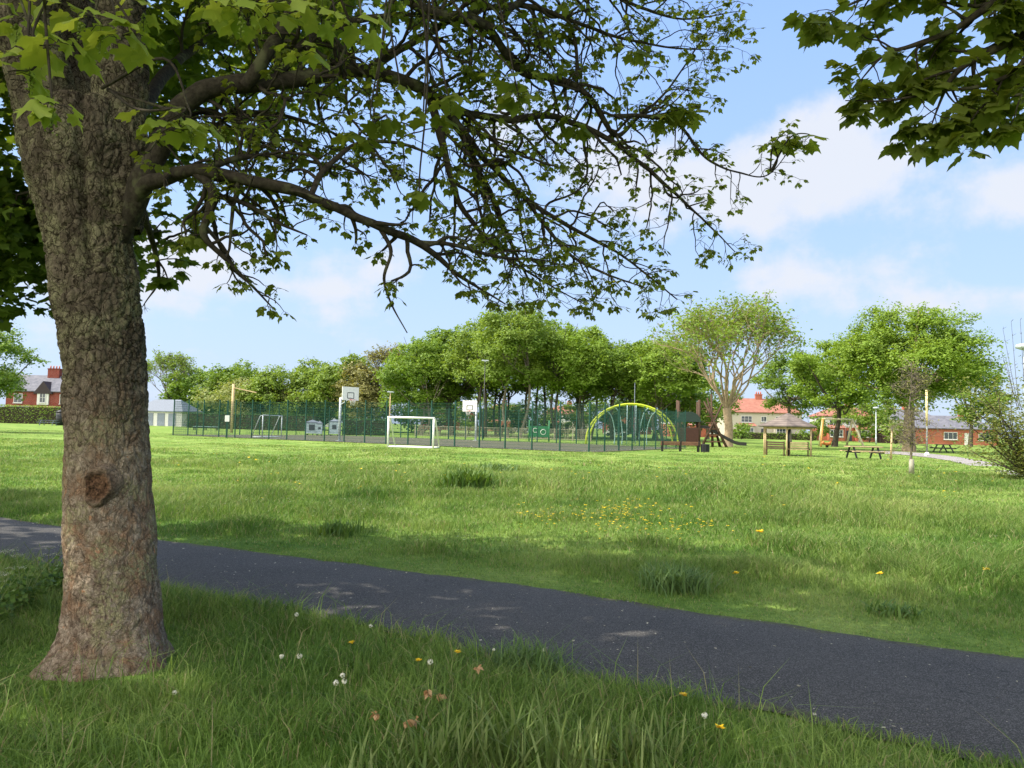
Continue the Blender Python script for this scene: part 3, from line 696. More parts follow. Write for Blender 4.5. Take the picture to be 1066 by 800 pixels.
sprays([(440, 118, 3.9, 6), (410, 95, 3.9, 5), (470, 100, 3.9, 6), (540, 100, 4.1, 7), (528, 82, 4.1, 6), (395, 120, 3.9, 6), (372, 145, 4.0, 6), (440, 200, 4.0, 4)], 34, M_LEAF, (.075, .12), syc, (440, -90, 4.4))
for i_, (rows, root) in enumerate((([(705, 112, 6.3, 8), (688, 122, 6.3, 7), (722, 118, 6.35, 5)], (668, 122, 6.38)), ([(820, 142, 6.7, 8), (838, 147, 6.7, 6), (808, 150, 6.7, 5)], (803, 178, 6.7)), ([(660, 52, 6.1, 6)], (640, 38, 6.2)), ([(600, 130, 5.95, 6)], (588, 86, 6.0)))):
    sprays(rows, 35 + i_, M_LEAF, (.10, .16), syc, root, .6)

# leafy far side of the crown seen behind the trunk, and the crown overhead
def crown_cloud(seed, lobes, leaf, dens, keep=None):
    "leaf clusters through the volume of several lobes (centre, radii)"
    r = np.random.default_rng(seed); Ps, D, Nn, Sz = [], [], [], []
    for c, rad in lobes:
        n = int(dens * rad[0] * rad[1] * rad[2]); p = r.normal(0, 1, (n, 3)); p /= np.linalg.norm(p, axis=1)[:, None]; p *= r.uniform(.15, 1, n)[:, None] ** .45
        p = np.array(c) + p * np.array(rad); p += (np.stack([vnoise(p * 1.7, k) for k in (1, 2, 3)], 1) - .5) * .8
        g = fbm(p * 1.3, 2, seed) ; p = p[g > .44]
        k = len(p); sub = 4; p = np.repeat(p, sub, 0) + r.normal(0, .07, (k * sub, 3))
        if keep is not None: p = p[keep(p)]
        n = len(p); a = r.uniform(0, 2 * math.pi, n); o = np.stack([np.cos(a), np.sin(a), r.uniform(-1., .1, n)], 1)
        Ps.append(p); D.append(o); Nn.append(np.array((0, 0, 1.)) + r.normal(0, .4, (n, 3)) + .4 * o); Sz.append(r.uniform(*leaf, n))
    return [np.concatenate(z) for z in (Ps, D, Nn, Sz)]
def px_all(p):
    c = (p - np.array((0, 0, EYE))) @ np.array(CM); zz = np.minimum(c[:, 2], -.05); return 533 + FPX * c[:, 0] / -zz, 400 - FPX * c[:, 1] / -zz, c[:, 2] < -.05
def unseen(p):
    x, y, f = px_all(p); return ~(f & (x > -40) & (x < 1110) & (y > -25))
def back_keep(p):
    x, y, f = px_all(p); lim = np.interp(x, [-60, 0, 20, 45, 60, 140, 150, 190, 230, 300, 400, 520], [335, 330, 305, 300, 330, 330, 290, 250, 190, 120, 60, 20]) + (vnoise(p * 2.2, 9) - .5) * 110
    return (y < lim) & (x < 470) & f
A = crown_cloud(41, [(tuple(P(250, 60, 8.5)), (2.2, 1.6, 1.7)), (tuple(P(60, 120, 8.5)), (2.4, 1.6, 2.0)), (tuple(P(-40, 200, 8.0)), (1.6, 1.8, 1.6)), (tuple(P(150, 230, 8.8)), (1.0, 1.2, 1.0)), (tuple(P(30, 270, 8.0)), (1.2, 1.3, .8)), (tuple(P(190, -20, 7)), (2.2, 1.5, 1.3))], (.09, .15), 210, back_keep)
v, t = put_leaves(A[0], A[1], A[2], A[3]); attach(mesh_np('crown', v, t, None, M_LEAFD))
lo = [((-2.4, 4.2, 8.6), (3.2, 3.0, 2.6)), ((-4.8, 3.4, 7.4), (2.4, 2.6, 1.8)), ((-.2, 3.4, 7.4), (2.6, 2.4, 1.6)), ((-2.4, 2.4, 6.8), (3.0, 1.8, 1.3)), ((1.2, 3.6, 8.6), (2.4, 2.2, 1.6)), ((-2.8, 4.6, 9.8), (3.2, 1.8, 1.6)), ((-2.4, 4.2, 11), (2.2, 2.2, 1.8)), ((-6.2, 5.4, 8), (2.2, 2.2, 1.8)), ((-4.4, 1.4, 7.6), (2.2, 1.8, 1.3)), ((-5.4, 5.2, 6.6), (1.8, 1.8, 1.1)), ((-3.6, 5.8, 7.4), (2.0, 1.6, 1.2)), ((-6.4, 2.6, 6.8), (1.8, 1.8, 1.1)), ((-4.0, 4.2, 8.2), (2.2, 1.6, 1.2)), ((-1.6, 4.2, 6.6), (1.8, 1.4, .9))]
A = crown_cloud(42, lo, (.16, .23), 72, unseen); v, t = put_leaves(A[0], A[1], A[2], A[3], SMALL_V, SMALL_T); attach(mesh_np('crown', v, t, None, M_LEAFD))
tw = Twigs(55, (.08, .13), back_keep_one := (lambda p: bool(back_keep(np.array([p]))[0])), 1.2, .2)
for c in ([(100, 150, 5.2, .07), (60, 180, 6.4, .05), (20, 220, 7.6, .03), (-10, 270, 8.2, .012), (12, 330, 8.4, .004)], [(140, 120, 5.2, .06), (190, 60, 6.5, .04), (250, 30, 7.8, .02), (310, 70, 8.6, .006)], [(130, 180, 5.2, .05), (155, 240, 6.6, .03), (165, 290, 7.6, .015), (148, 320, 8., .004)]):
    a, b = PL(*c); tw.limb(a, b, .3, (.4, .9), .4, 2)
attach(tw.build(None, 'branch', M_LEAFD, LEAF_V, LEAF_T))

# ------------------------------------------------------------------ the neighbouring tree whose branches hang in from the right
nb = thing('overhanging_tree', 'leafy tree leaning in from beyond the right edge, dark lobed leaves against the sky', 'tree', (4.6, 1.0, 0)); bpy.context.view_layer.update()
v, q = bark_tube([(4.6, 1.0, -.1), (4.6, 1.0, .3), (4.55, 1.05, 1.6), (4.6, 1.1, 3.2), (4.7, 1.2, 5.0), (4.8, 1.3, 7.5), (4.8, 1.4, 10)], [.36, .29, .24, .22, .18, .12, .04], 90, .03, 1., None, 1., 13)
attach(mesh_np('trunk', v, None, q, M_BARK, None, True), nb)
def in_right(p):
    q = to_px(p)
    if q is None: return False
    x, y = q
    return y < np.interp(x, [832, 842, 870, 885, 905, 930, 960, 1000, 1012, 1040, 1070, 1120], [10, 45, 70, 105, 165, 172, 150, 172, 165, 140, 150, 200]) and x > 832
for i, rows in enumerate(([(1230, -160, 4.0, .07), (1150, -20, 4.2, .045), (1090, 20, 4.4, .034), (1040, 50, 4.5, .026), (1000, 72, 4.6, .020), (982, 98, 4.6, .010), (970, 130, 4.6, .004)],
                          [(1240, -200, 4.0, .06), (1120, -60, 4.2, .035), (1060, -20, 4.4, .026), (1000, 28, 4.5, .020), (950, 48, 4.6, .014), (920, 58, 4.7, .009), (895, 85, 4.7, .004)],
                          [(1150, -90, 4.2, .03), (1060, -60, 4.4, .022), (980, -30, 4.6, .016), (910, -5, 4.7, .011), (862, 15, 4.7, .004)],
                          [(1090, 20, 4.4, .022), (1060, 70, 4.4, .016), (1020, 90, 4.5, .012), (980, 95, 4.6, .009), (925, 105, 4.6, .007), (880, 105, 4.7, .003)],
                          [(1180, 10, 4.2, .026), (1110, 60, 4.3, .018), (1070, 95, 4.4, .011), (1030, 105, 4.5, .007), (1000, 140, 4.5, .003)])):
    tw = Twigs(200 + i, (.075, .13), in_right, 1.15, .35); a, b = PL(*rows); tw.limb(a, b, .085, (.18, .5), .28, 2); attach(tw.build(None, 'branch', M_LEAF, LEAF_V, LEAF_T), nb)
lo = [((5.2, .6, 8), (3.2, 3, 2.4)), ((7.2, 2.2, 7.4), (2.6, 2.4, 1.8)), ((4, -1.5, 7), (2.4, 2.2, 1.8)), ((5.5, 1.5, 10.5), (2.2, 2.2, 2)), ((3.2, .8, 6.6), (1.8, 1.8, 1.2)), ((6.4, -.6, 5.6), (2, 2, 1.3))]
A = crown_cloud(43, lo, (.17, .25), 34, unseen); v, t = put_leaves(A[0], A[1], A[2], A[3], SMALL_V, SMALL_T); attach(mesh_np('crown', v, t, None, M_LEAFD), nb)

# ------------------------------------------------------------------ trees of the same row behind and to the left, which shade the verge and path
def shade_tree(x, y, H, Rw, seed, label):
    t = thing('sycamore_tree', label, 'tree', (x, y, 0)); bpy.context.view_layer.update()
    v, q = bark_tube([(x, y, -.1), (x, y, .4), (x + .1, y, H * .3), (x, y + .1, H * .6), (x, y, H * .9)], [.42, .33, .26, .18, .04], 60, .05, 1., None, 1., seed)
    attach(mesh_np('trunk', v, None, q, M_BARK, None, True), t); r = np.random.default_rng(seed); lo = []
    for i in range(12):
        a = 2.4 * i; d = Rw * .68 * (i / 11) ** .5; lo.append(((x + d * math.cos(a), y + d * math.sin(a), H * r.uniform(.48, .85)), (Rw * .5, Rw * .5, H * .14)))
    A = crown_cloud(seed, lo, (.22, .32), 30, unseen); v, q = put_leaves(A[0], A[1], A[2], A[3], SMALL_V, SMALL_T); attach(mesh_np('crown', v, q, None, M_LEAFD), t)
shade_tree(-10.8, 6.9, 12, 3.9, 61, 'tall sycamore in the row along the path, left of the big trunk')
shade_tree(-15.8, 10.4, 12, 4.0, 64, 'tall sycamore in the row along the path, second one left of the big trunk')
shade_tree(-9.0, -.4, 14, 4.8, 62, 'tall sycamore standing back from the path, behind the viewpoint to the left')

# ------------------------------------------------------------------ trees across the park
CARD_V = np.array([(0, 0, 0), (.30, .45, -.06), (0, 1, -.12), (-.30, .45, -.06)]); CARD_T = np.array([(0, 1, 2), (0, 2, 3)])
F_BRIGHT = leafmat('leaves_fresh', (.14, .235, .026), (.235, .335, .050), .42, .28, (.185, .29, .032))
F_MID = leafmat('leaves_mid', (.105, .195, .022), (.180, .275, .042), .40, .2, (.15, .235, .028))
F_OLIVE = leafmat('leaves_olive', (.125, .21, .030), (.21, .295, .055), .42, .2, (.18, .265, .038))
F_PALE = leafmat('leaves_pale', (.17, .22, .06), (.28, .30, .11), .35)
F_DEEP = leafmat('leaves_deep', (.030, .075, .014), (.065, .125, .022), .3, .3)
F_BROWN = leafmat('leaves_bronze', (.165, .17, .055), (.25, .24, .09), .35)
def trunk_mat(name, a, b, moss=0.):
    n = NT(name); p = n.pos(False); c = n.mix(n.rng(n.noise(3, 5, p, .65), .3, .7), a, b)
    m = n.surf(c, .95, n.noise(14, 4, p), .7, .05, spec=.1); MATS[name] = m; return m
T_GREY = trunk_mat('trunk_grey', (.10, .085, .065), (.21, .18, .14)); T_DARK = trunk_mat('trunk_dark', (.045, .038, .030), (.11, .09, .07)); T_WARM = trunk_mat('trunk_warm', (.20, .15, .10), (.38, .29, .19))

def tree_far(label, px, Y, top, width, seed, leaf, bark=T_DARK, dens=1.0, low=.28, lobes=34, cat='tree', group='trees across the park', sz=None, flatk=.62, trunk_r=None, lean=0., name='broadleaf_tree', stems=1, base=None):
    lobes = int(lobes * 1.15)
    "a crown of many leafy clumps carried on limbs; px is where it stands in the photograph, top its height in metres"
    r = np.random.default_rng(seed); b = base if base is not None else GY(px, Y); H = top; t = thing(name, label, cat, b, 0, group)
    R0 = width / 2; zc = H * (low + 1) / 2; hz = H * (1 - low) / 2; cen, rad = [], []
    for i in range(lobes):
        d = r.normal(0, 1, 3); d /= np.linalg.norm(d); f = r.uniform(.35, 1.0) ** .5
        c = np.array((d[0] * R0 * f * .80, d[1] * R0 * f * .80, d[2] * hz * f * .84)); 
        if d[2] < -.2: c[:2] *= 1.06
        cen.append(c + (lean * (c[2] + hz), 0, zc)); rad.append(R0 * r.uniform(.20, .36))
    cen = np.array(cen); rad = np.array(rad); sz = sz or max(.20, Y * .0031)
    n = (dens * 34 * (rad / sz) ** 2 * .42).astype(int); Pp, D, Nn, Sz = [], [], [], []
    for c, ra, k in zip(cen, rad, n):
        d = r.normal(0, 1, (k, 3)); d[:, 2] = np.abs(d[:, 2]) * np.where(r.random(k) < .78, 1, -.7); d /= np.linalg.norm(d, axis=1)[:, None]
        p = c + d * ra * (r.uniform(.45, 1.08, k)[:, None]) * np.array((1, 1, flatk)); p += (np.stack([vnoise(p * .9, q) for q in (1, 2, 3)], 1) - .5) * ra * .9
        g = vnoise(p * 1.5, seed + 5) > .26; p = p[g]; d = d[g]; k = len(p); a = r.uniform(0, 2 * math.pi, k)
        o = np.stack([np.cos(a), np.sin(a), r.uniform(-.8, .25, k)], 1)
        Pp.append(p); D.append(o); Nn.append(d * .8 + np.array((0, 0, .7)) + r.normal(0, .45, (k, 3))); Sz.append(sz * r.uniform(.7, 1.5, k))
    v, tr_ = put_leaves(np.concatenate(Pp), np.concatenate(D), np.concatenate(Nn), np.concatenate(Sz), CARD_V, CARD_T); mesh_np('crown', v, tr_, None, leaf, t)
    w = NP(); tr0 = trunk_r or H * .022
    for s in range(stems):
        off = np.array((0, 0, 0.)) if stems == 1 else np.array((r.normal(0, tr0 * 2.2), r.normal(0, tr0 * 2.2), 0)); k = tr0 if stems == 1 else tr0 * .7
        fork = np.array((lean * H * .4 + r.normal(0, .02 * H), r.normal(0, .02 * H), H * (low + r.uniform(.02, .14)))) + off * 1.6
        w.tube(crom([off + (0, 0, -.2), off + (0, 0, .25), off * 1.1 + fork * (.5, .5, .5), fork, fork * .35 + .65 * np.array((lean * H, 0, H * .8))], 5), np.interp(np.linspace(0, 4, 21), [0, 1, 2, 3, 4], [k * 1.5, k * 1.1, k * .85, k * .72, k * .15]), 9)
        for i in r.permutation(lobes)[:max(8, 16 // stems)]:
            c = cen[i]; m = fork * .5 + c * .5 + np.array((0, 0, -.06 * H)) * r.uniform(-.2, 1.)
            st = fork + np.array((0, 0, r.uniform(-.03, .12) * H)); w.tube(crom([st, m, c, c + (c - m) * .4], 5), np.linspace(k * .42, .02, 16), 5)
    w.build('trunk', bark, t); return t

def tree_fan(label, px, Y, top, width, seed, leaf, bark, forks, leafn=1.0, fork_h=.3, sz=.30, r0=.5, name='broadleaf_tree', levels=5, spread=1.0, flower=None, droop=0., group='trees across the park', twig=.012):
    "a vase-shaped crown of forking limbs thinly clothed in young leaf"
    r = np.random.default_rng(seed); b = GY(px, Y); t = thing(name, label, 'tree', b, 0, group); L = []
    trunk = NP(); fk = np.array((r.normal(0, .1), 0, top * fork_h)); trunk.tube(crom([(0, 0, -.2), (0, 0, .3), (.05, 0, top * fork_h * .5), fk], 6), np.interp(np.linspace(0, 3, 19), [0, 1, 2, 3], [r0 * 1.45, r0 * 1.1, r0 * .92, r0 * .95]), 12)
    trunk.build('trunk', bark, t); H2 = top - fk[2]
    for q in range(forks):
        w = NP(); a0 = 2 * math.pi * (q + r.uniform(-.25, .25)) / forks; tilt = r.uniform(.28, 1.0) * spread
        def go(p, d, l, rad, lev):
            pts = [p]; dd = d
            for i in range(4):
                dd = unit(dd + r.normal(0, .10, 3) + np.array((0, 0, (.10 if levels == 5 else .06) - droop * (levels - lev)))); pts.append(pts[-1] + dd * l / 4)
            w.tube(pts, np.linspace(rad, rad * .66, 5), 7 if rad > .08 else 4)
            e = pts[-1]
            if lev <= levels - 3:
                k = int(r.integers(4, 9) * leafn * (1.6 if lev == 0 else .6))
                for i in range(k):
                    c = pts[r.integers(1, 5)] + r.normal(0, .34, 3); a = r.uniform(0, 6.28); o = np.array((math.cos(a), math.sin(a), r.uniform(-.8, .2))); L.append((c, o, np.array((0, 0, 1)) + r.normal(0, .5, 3), sz * r.uniform(.6, 1.4)))
            if lev == 0: return
            for s in range(2 if r.random() < .75 else 3):
                ax = unit(np.cross(dd, r.normal(0, 1, 3))); go(e, unit(dd + ax * r.uniform(.35, .75)), l * r.uniform(.66, .86), max(twig, rad * r.uniform(.55, .72)), lev - 1)
        out = unit(np.array((math.cos(a0) * math.sin(tilt), math.sin(a0) * math.sin(tilt), math.cos(tilt))))
        go(fk - (0, 0, .15), out, H2 * (.265 if levels == 5 else .238), r0 * (.40 if levels == 5 else .31), levels); w.build('limb', bark, t)
    crown_mesh('crown', leaf, t, L, CARD_V, CARD_T); return t

# the fan-crowned tree at the middle right
tree_fan('tall fan-crowned tree with a pale trunk and thin young leaf, standing left of the gazebo', 758, 73, 16.8, 13, 8, F_OLIVE, T_WARM, 13, .62, .22, .32, .42, spread=.98, levels=6)
# three trees on the right
tree_far('bushy bright green tree with a slim dark trunk beside the swing frame', 869, 86, 13.0, 10.5, 11, F_BRIGHT, T_DARK, 1.0, .26, 40, trunk_r=.32)
tree_far('broad round bright green tree with a thick trunk near the right-hand path', 946, 70, 13.2, 14.0, 12, F_BRIGHT, T_WARM, 1.1, .30, 62, trunk_r=.55)
tree_far('low spreading green tree in front of the brick bungalow', 1010, 112, 13.5, 11.5, 13, F_MID, T_DARK, 1.0, .22, 36, trunk_r=.33)
tree_far('small layered tree between the fan-crowned tree and the bushy green one, over the gazebo', 822, 100, 12.0, 12, 14, F_MID, T_GREY, .8, .28, 36)
tree_far('pale bush-like tree growing behind the climbing tower', 712, 104, 7.8, 10, 15, F_MID, T_GREY, .8, .12, 30)
tree_far('round bushy tree with leaves down to the ground by the white blossom', 737, 128, 11.0, 11, 16, F_OLIVE, T_GREY, .8, .12, 30)
tree_far('dull green tree behind the lamp post, in front of the red roofs', 895, 135, 9.0, 11, 17, F_OLIVE, T_GREY, .75, .22, 26)
tree_far('dark yew tree beside the bungalow door', 1033, 118, 5.0, 5.0, 18, F_DEEP, T_DARK, 1.0, .05, 16)
tree_far('green tree partly hidden behind the pole and trunk right of the lamp post', 915, 150, 10.0, 9, 19, F_MID, T_GREY, .8, .2, 24)
# the stand of tall trees behind the court
row = [(433, 103, 13.5, 9, F_MID, .14, 1.0, 'dense rounded tree at the left end of the tall stand behind the court'), (470, 108, 15.5, 9.5, F_MID, .24, .85, 'tall tree with a thick dark trunk above the small goal'),
       (505, 100, 15.6, 9.0, F_OLIVE, .36, .75, 'tall open tree behind the far basketball hoop'), (536, 94, 16.2, 10, F_OLIVE, .36, .8, 'tallest olive green tree of the stand, with a pale forked trunk'),
       (562, 106, 17.0, 9.5, F_MID, .34, .8, 'tall straight-trunked tree in the middle of the stand'), (585, 98, 14.6, 10, F_BRIGHT, .36, .85, 'bright green tree with twin dark trunks right of the middle of the stand'),
       (612, 104, 15.0, 9.0, F_BRIGHT, .34, .8, 'bright tree above the corner of the court fence'), (640, 100, 14.2, 8.5, F_MID, .34, .75, 'slim leaning tree above the left foot of the climbing arch'),
       (664, 106, 13.6, 8.0, F_OLIVE, .34, .7, 'thin-crowned tree above the top of the climbing arch'), (692, 98, 13.0, 9.5, F_BRIGHT, .26, .85, 'leafy bright tree at the right end of the stand, next to the fan-crowned tree')]
row += [(450, 112, 14.6, 10, F_BRIGHT, .22, .8, 'light green tree filling the stand between the small goal and the far hoop'), (520, 112, 16.4, 10, F_MID, .24, .8, 'tall tree deeper in the stand, left of its highest crown'), (600, 114, 16.0, 10, F_OLIVE, .26, .8, 'tall tree deeper in the stand, above the court corner'), (677, 114, 14.6, 10, F_MID, .22, .8, 'tree deeper in the stand, above the right foot of the climbing arch')]
for i, (px, Y, H, w, m, low, dn, lab) in enumerate(row):
    tree_far(lab, px, Y, H * 1.02, w * 1.35, 30 + i, m, T_DARK if i % 3 else T_GREY, dn * 1.05, max(.16, low - .02), 46, group='tall stand of trees behind the court', stems=1 if i == 1 else 3 if i in (2, 4, 6, 7, 11, 12) else 2, trunk_r=.28 if i != 1 else .5, lean=(.05, 0, .03, 0, -.02, .02, 0, .05, -.04, 0, 0, 0, 0, 0)[i])
# left background
tree_fan('bare-limbed tree with a thin fan crown, behind the white pavilion', 176, 165, 17.6, 13, 44, F_OLIVE, T_GREY, 8, .75, .22, .45, .42, spread=.95, levels=5, twig=.03)
bg = [(205, 165, 11.2, 12, F_MID, .1, 'yellowish green round tree right of the bare-limbed tree'), (243, 160, 12.2, 13, F_MID, .1, 'flat-topped dark green tree left of the gap of open sky'), (226, 160, 9, 9, F_OLIVE, .08, 'shorter bushy tree behind the left end of the court'),
      (262, 130, 7.4, 13, F_PALE, .30, 'pale blossoming tree with drooping boughs behind the wooden post'), (300, 128, 9.6, 13, F_OLIVE, .1, 'low spreading olive tree left of the near hoop'), (335, 132, 11.6, 12, F_OLIVE, .1, 'tree with thin tufted top above the recycling bins'),
      (362, 124, 12.6, 10, F_OLIVE, .1, 'loose olive tree just behind the near hoop'), (384, 120, 9.8, 10, F_BROWN, .08, 'small bushy tree with a brownish cast right of the near hoop'), (283, 150, 8.4, 10, F_MID, .08, 'small green tree in the dip of the skyline')]
for i, (px, Y, H, w, m, low, lab) in enumerate(bg): tree_far(lab, px, Y, H * 1.12, w * 1.3, 60 + i, m, T_DARK, 1.0, .02, 40, group='background trees on the left')
tree_fan('half-bare brownish tree between the near hoop and the tall stand', 404, 116, 14.6, 9, 47, F_BROWN, T_DARK, 7, .55, .25, .36, .26, spread=.8, levels=5, twig=.025)
tree_far('grey-green leafy tree at the left edge, in front of the brick house', -20, 62, 9.2, 8.0, 70, F_MID, T_DARK, 1.1, .22, 36, group='background trees on the left', sz=.2)

for i, (px, Y, H, w, lab) in enumerate(((428, 126, 5.2, 10, 'leftmost bush of the undergrowth behind the tall stand'), (458, 128, 4.6, 10, 'low bush behind the thick dark trunk, above the small goal'), (488, 124, 5.4, 11, 'bush directly behind the far hoop'), (520, 128, 4.2, 10, 'bush between the far hoop and the green play panel'),
        (556, 126, 5.2, 11, 'bush behind the green play panel'), (590, 126, 4.4, 10, 'bush under the bright twin-trunked tree'), (622, 126, 5.6, 11, 'bush behind the left half of the climbing arch'), (652, 124, 4.6, 10, 'bush behind the middle of the climbing arch'), (682, 122, 5.6, 10, 'bush between the climbing arch and the climbing tower'))):
    tree_far(lab, px, Y, H * 1.35, w, 90 + i, (F_MID, F_DEEP, F_OLIVE)[i % 3], T_DARK, .9, .0, 16, cat='bush', name='bush', group='undergrowth behind the tall stand', trunk_r=.08)

for i, (px, Y, H, w, lab) in enumerate(((772, 142, 3.2, 5, 'garden shrub in front of the cream semi, nearest the fan-crowned tree'), (846, 140, 5.6, 7, 'garden shrub between the cream semi and the white house'), (905, 142, 3.4, 6, 'garden shrub in front of the red-roofed white house'), (932, 124, 3.6, 6, 'shrub left of the brick bungalow, behind the thick trunk'))):
    tree_far(lab, px, Y, H, w, 110 + i, (F_MID, F_OLIVE)[i % 2], T_DARK, .9, .0, 16, cat='bush', name='bush', group='shrubs in the far gardens', trunk_r=.08)

def hedge(name, label, a, b, h, d, seed, leaf=F_DEEP, sz=.22, dens=26, cat='hedge'):
    a, b = np.array(a[:2]), np.array(b[:2]); r = np.random.default_rng(seed); Lh = np.linalg.norm(b - a); u = (b - a) / Lh; c = np.array((-u[1], u[0])); n = int(dens * Lh * (h * 2 + d)); 
    s, v = r.uniform(0, Lh, n), r.uniform(-1, 1, n); side = r.random(n) < d / (2 * h + d); zz = np.where(side, h, r.uniform(0, h, n)); off = np.where(side, v * d / 2, np.sign(v) * d / 2)
    p = np.stack([a[0] + u[0] * s + c[0] * off, a[1] + u[1] * s + c[1] * off, zz], 1); p += (np.stack([vnoise(p * 1.3, k) for k in (1, 2, 3)], 1) - .5) * .35 + r.normal(0, .05, (n, 3)); p[:, 2] = np.maximum(p[:, 2], .05)
    q = np.stack([np.where(side, 0, np.sign(v) * c[0]), np.where(side, 0, np.sign(v) * c[1]), np.where(side, 1, .3)], 1)
    A = r.uniform(0, 6.28, n); o = np.stack([np.cos(A), np.sin(A), r.uniform(-.8, .4, n)], 1)
    vv, tt = put_leaves(p, o, q + r.normal(0, .4, (n, 3)), sz * r.uniform(.7, 1.4, n), CARD_V, CARD_T); 
    t = thing(name, label, cat, (a[0], a[1], 0)); o = mesh_np('foliage', vv - np.array((a[0], a[1], 0)), tt, None, leaf, t)
    k = MB(); m = (b - a) / 2; k.box((m[0], m[1], h * .46), (Lh - .2, d * .72, h * .9), math.atan2(u[1], u[0])); k.build('stems', M_LIMB, t); return t
hedge('hedge', 'long clipped green hedge in front of the brick house on the left', GY(-30, 122), GY(68, 122), 2.9, 1.6, 1, F_MID)
hedge('hedge', 'dark green hedge seen through the court fence right of the near hoop', GY(357, 88), GY(402, 88), 1.9, 1.2, 2, F_DEEP)
hedge('hedge', 'long dark hedge beyond the left end of the court, behind the pale bench', GY(196, 118), GY(330, 112), 2.4, 1.4, 3, F_DEEP)
hedge('hedge', 'low garden hedge in front of the red-roofed house', GY(762, 150), GY(850, 150), 1.3, 1.0, 4, F_MID)

# ------------------------------------------------------------------ houses
WHITE = plain('white_paint', (205, 203, 198), .6, .08); GLASS = None
def glass():
    n = NT('window_glass'); m = n.surf((.035, .045, .055, 1), .08, spec=.6); return m
GLASS = glass()
def brick(name, a, b):
    n = NT(name); p = n.pos()
    bt = n.N('ShaderNodeTexBrick'); n.L(p, bt.inputs['Vector']); bt.inputs['Scale'].default_value = 4.4; bt.inputs['Color1'].default_value = lin(*a); bt.inputs['Color2'].default_value = lin(*b); bt.inputs['Mortar'].default_value = lin(150, 135, 122); bt.inputs['Mortar Size'].default_value = .012
    mp = n.N('ShaderNodeMapping'); mp.inputs['Rotation'].default_value = (R(90), 0, 0); n.L(p, mp.inputs[0]); n.L(mp.outputs[0], bt.inputs['Vector'])
    c = n.mix(n.rng(n.noise(.8, 4), .3, .7, 0, .5), bt.outputs[0], tuple(x * .6 for x in lin(*a)[:3])); return n.surf(c, .9, n.noise(20, 3), .3, .01)
def tiles(name, a, b):
    n = NT(name); w = n.N('ShaderNodeTexWave'); w.bands_direction = 'Z'; w.inputs['Scale'].default_value = 2.6; n.L(n.pos(), w.inputs[0]); w.inputs['Distortion'].default_value = .4
    c = n.mix(n.rng(n.noise(1.6, 5), .3, .7), lin(*a)[:3], lin(*b)[:3]); c = n.mix(n.rng(w.outputs[1], 0, .35), n.mix(1., c, (.55, .55, .55), 'MULTIPLY'), c); return n.surf(c, .85, w.outputs[1], .5, .03)
BRICK = brick('red_brick', (112, 46, 38), (140, 62, 48)); BRICK2 = brick('orange_brick', (165, 88, 66), (185, 110, 84)); RENDER = plain('cream_render', (184, 176, 160), .85, .06)
SLATE = tiles('slate_roof', (86, 88, 98), (118, 118, 126)); TILE = tiles('red_tiles', (138, 90, 78), (162, 112, 96)); TERRA = plain('terracotta', (176, 92, 62)); LEAD = plain('lead_grey', (104, 112, 124), .7)
DOORM = plain('door_paint', (62, 66, 74)); TIMBER = plain('grey_timber', (150, 132, 110), .85, .2, 4); DARKT = plain('dark_timber', (74, 56, 44), .8, .2, 5); IRON = plain('black_iron', (34, 36, 38), .5)

def window(parent, x, y, z, w, h, bars=(1, 1), frame=None, name='window'):
    "a window facing -y in its house's own axes, standing 4 cm proud with a sill"
    f = MB(); t = .09
    for dx in (-1, 1): f.box((x + dx * (w / 2 - t / 2), y, z), (t, .10, h))
    for dz in (-1, 1): f.box((x, y, z + dz * (h / 2 - t / 2)), (w - 2 * t, .10, t))
    for i in range(1, bars[0] + 1): f.box((x - w / 2 + w * i / (bars[0] + 1), y + .005, z), (.06, .07, h - 2 * t))
    for i in range(1, bars[1] + 1): f.box((x, y + .01, z - h / 2 + h * i / (bars[1] + 1)), (w - 2 * t, .05, .05))
    o = f.build(name, frame or WHITE, parent)
    g = MB(); g.box((x, y + .035, z), (w - t, .02, h - t)); g.build('pane', GLASS, o)
    s = MB(); s.box((x, y - .05, z - h / 2 - .05), (w + .2, .22, .09)); s.build('sill', frame or WHITE, o); return o
def gable_roof(b, x0, x1, y0, y1, z, h, ov=.3):
    ym = (y0 + y1) / 2; p = [(x0 - ov, y0 - ov, z), (x1 + ov, y0 - ov, z), (x1 + ov, ym, z + h), (x0 - ov, ym, z + h), (x1 + ov, y1 + ov, z), (x0 - ov, y1 + ov, z)]
    q = [(a, c, d - .16) for a, c, d in p]; b.poly(p + q, [(0, 1, 2, 3), (3, 2, 4, 5), (6, 9, 8, 7), (9, 11, 10, 8), (0, 6, 7, 1), (5, 4, 10, 11), (1, 7, 8, 2), (2, 8, 10, 4), (0, 3, 9, 6), (3, 5, 11, 9)])
def hip_roof(b, x0, x1, y0, y1, z, h, ov=.3, run=None):
    d = run if run is not None else (y1 - y0) / 2; ym = (y0 + y1) / 2; x0 -= ov; x1 += ov; y0 -= ov; y1 += ov
    p = [(x0, y0, z), (x1, y0, z), (x1, y1, z), (x0, y1, z), (x0 + d, ym, z + h), (x1 - d, ym, z + h), (x0, y0, z - .14), (x1, y0, z - .14), (x1, y1, z - .14), (x0, y1, z - .14)]
    b.poly(p, [(0, 1, 5, 4), (1, 2, 5), (2, 3, 4, 5), (3, 0, 4), (0, 6, 7, 1), (1, 7, 8, 2), (2, 8, 9, 3), (3, 9, 6, 0), (9, 8, 7, 6)])
def gable_fill(b, x0, x1, y0, y1, z, h):
    ym = (y0 + y1) / 2
    for x in (x0, x1): b.poly([(x, y0, z), (x, y1, z), (x, ym, z + h)], [(0, 1, 2)])
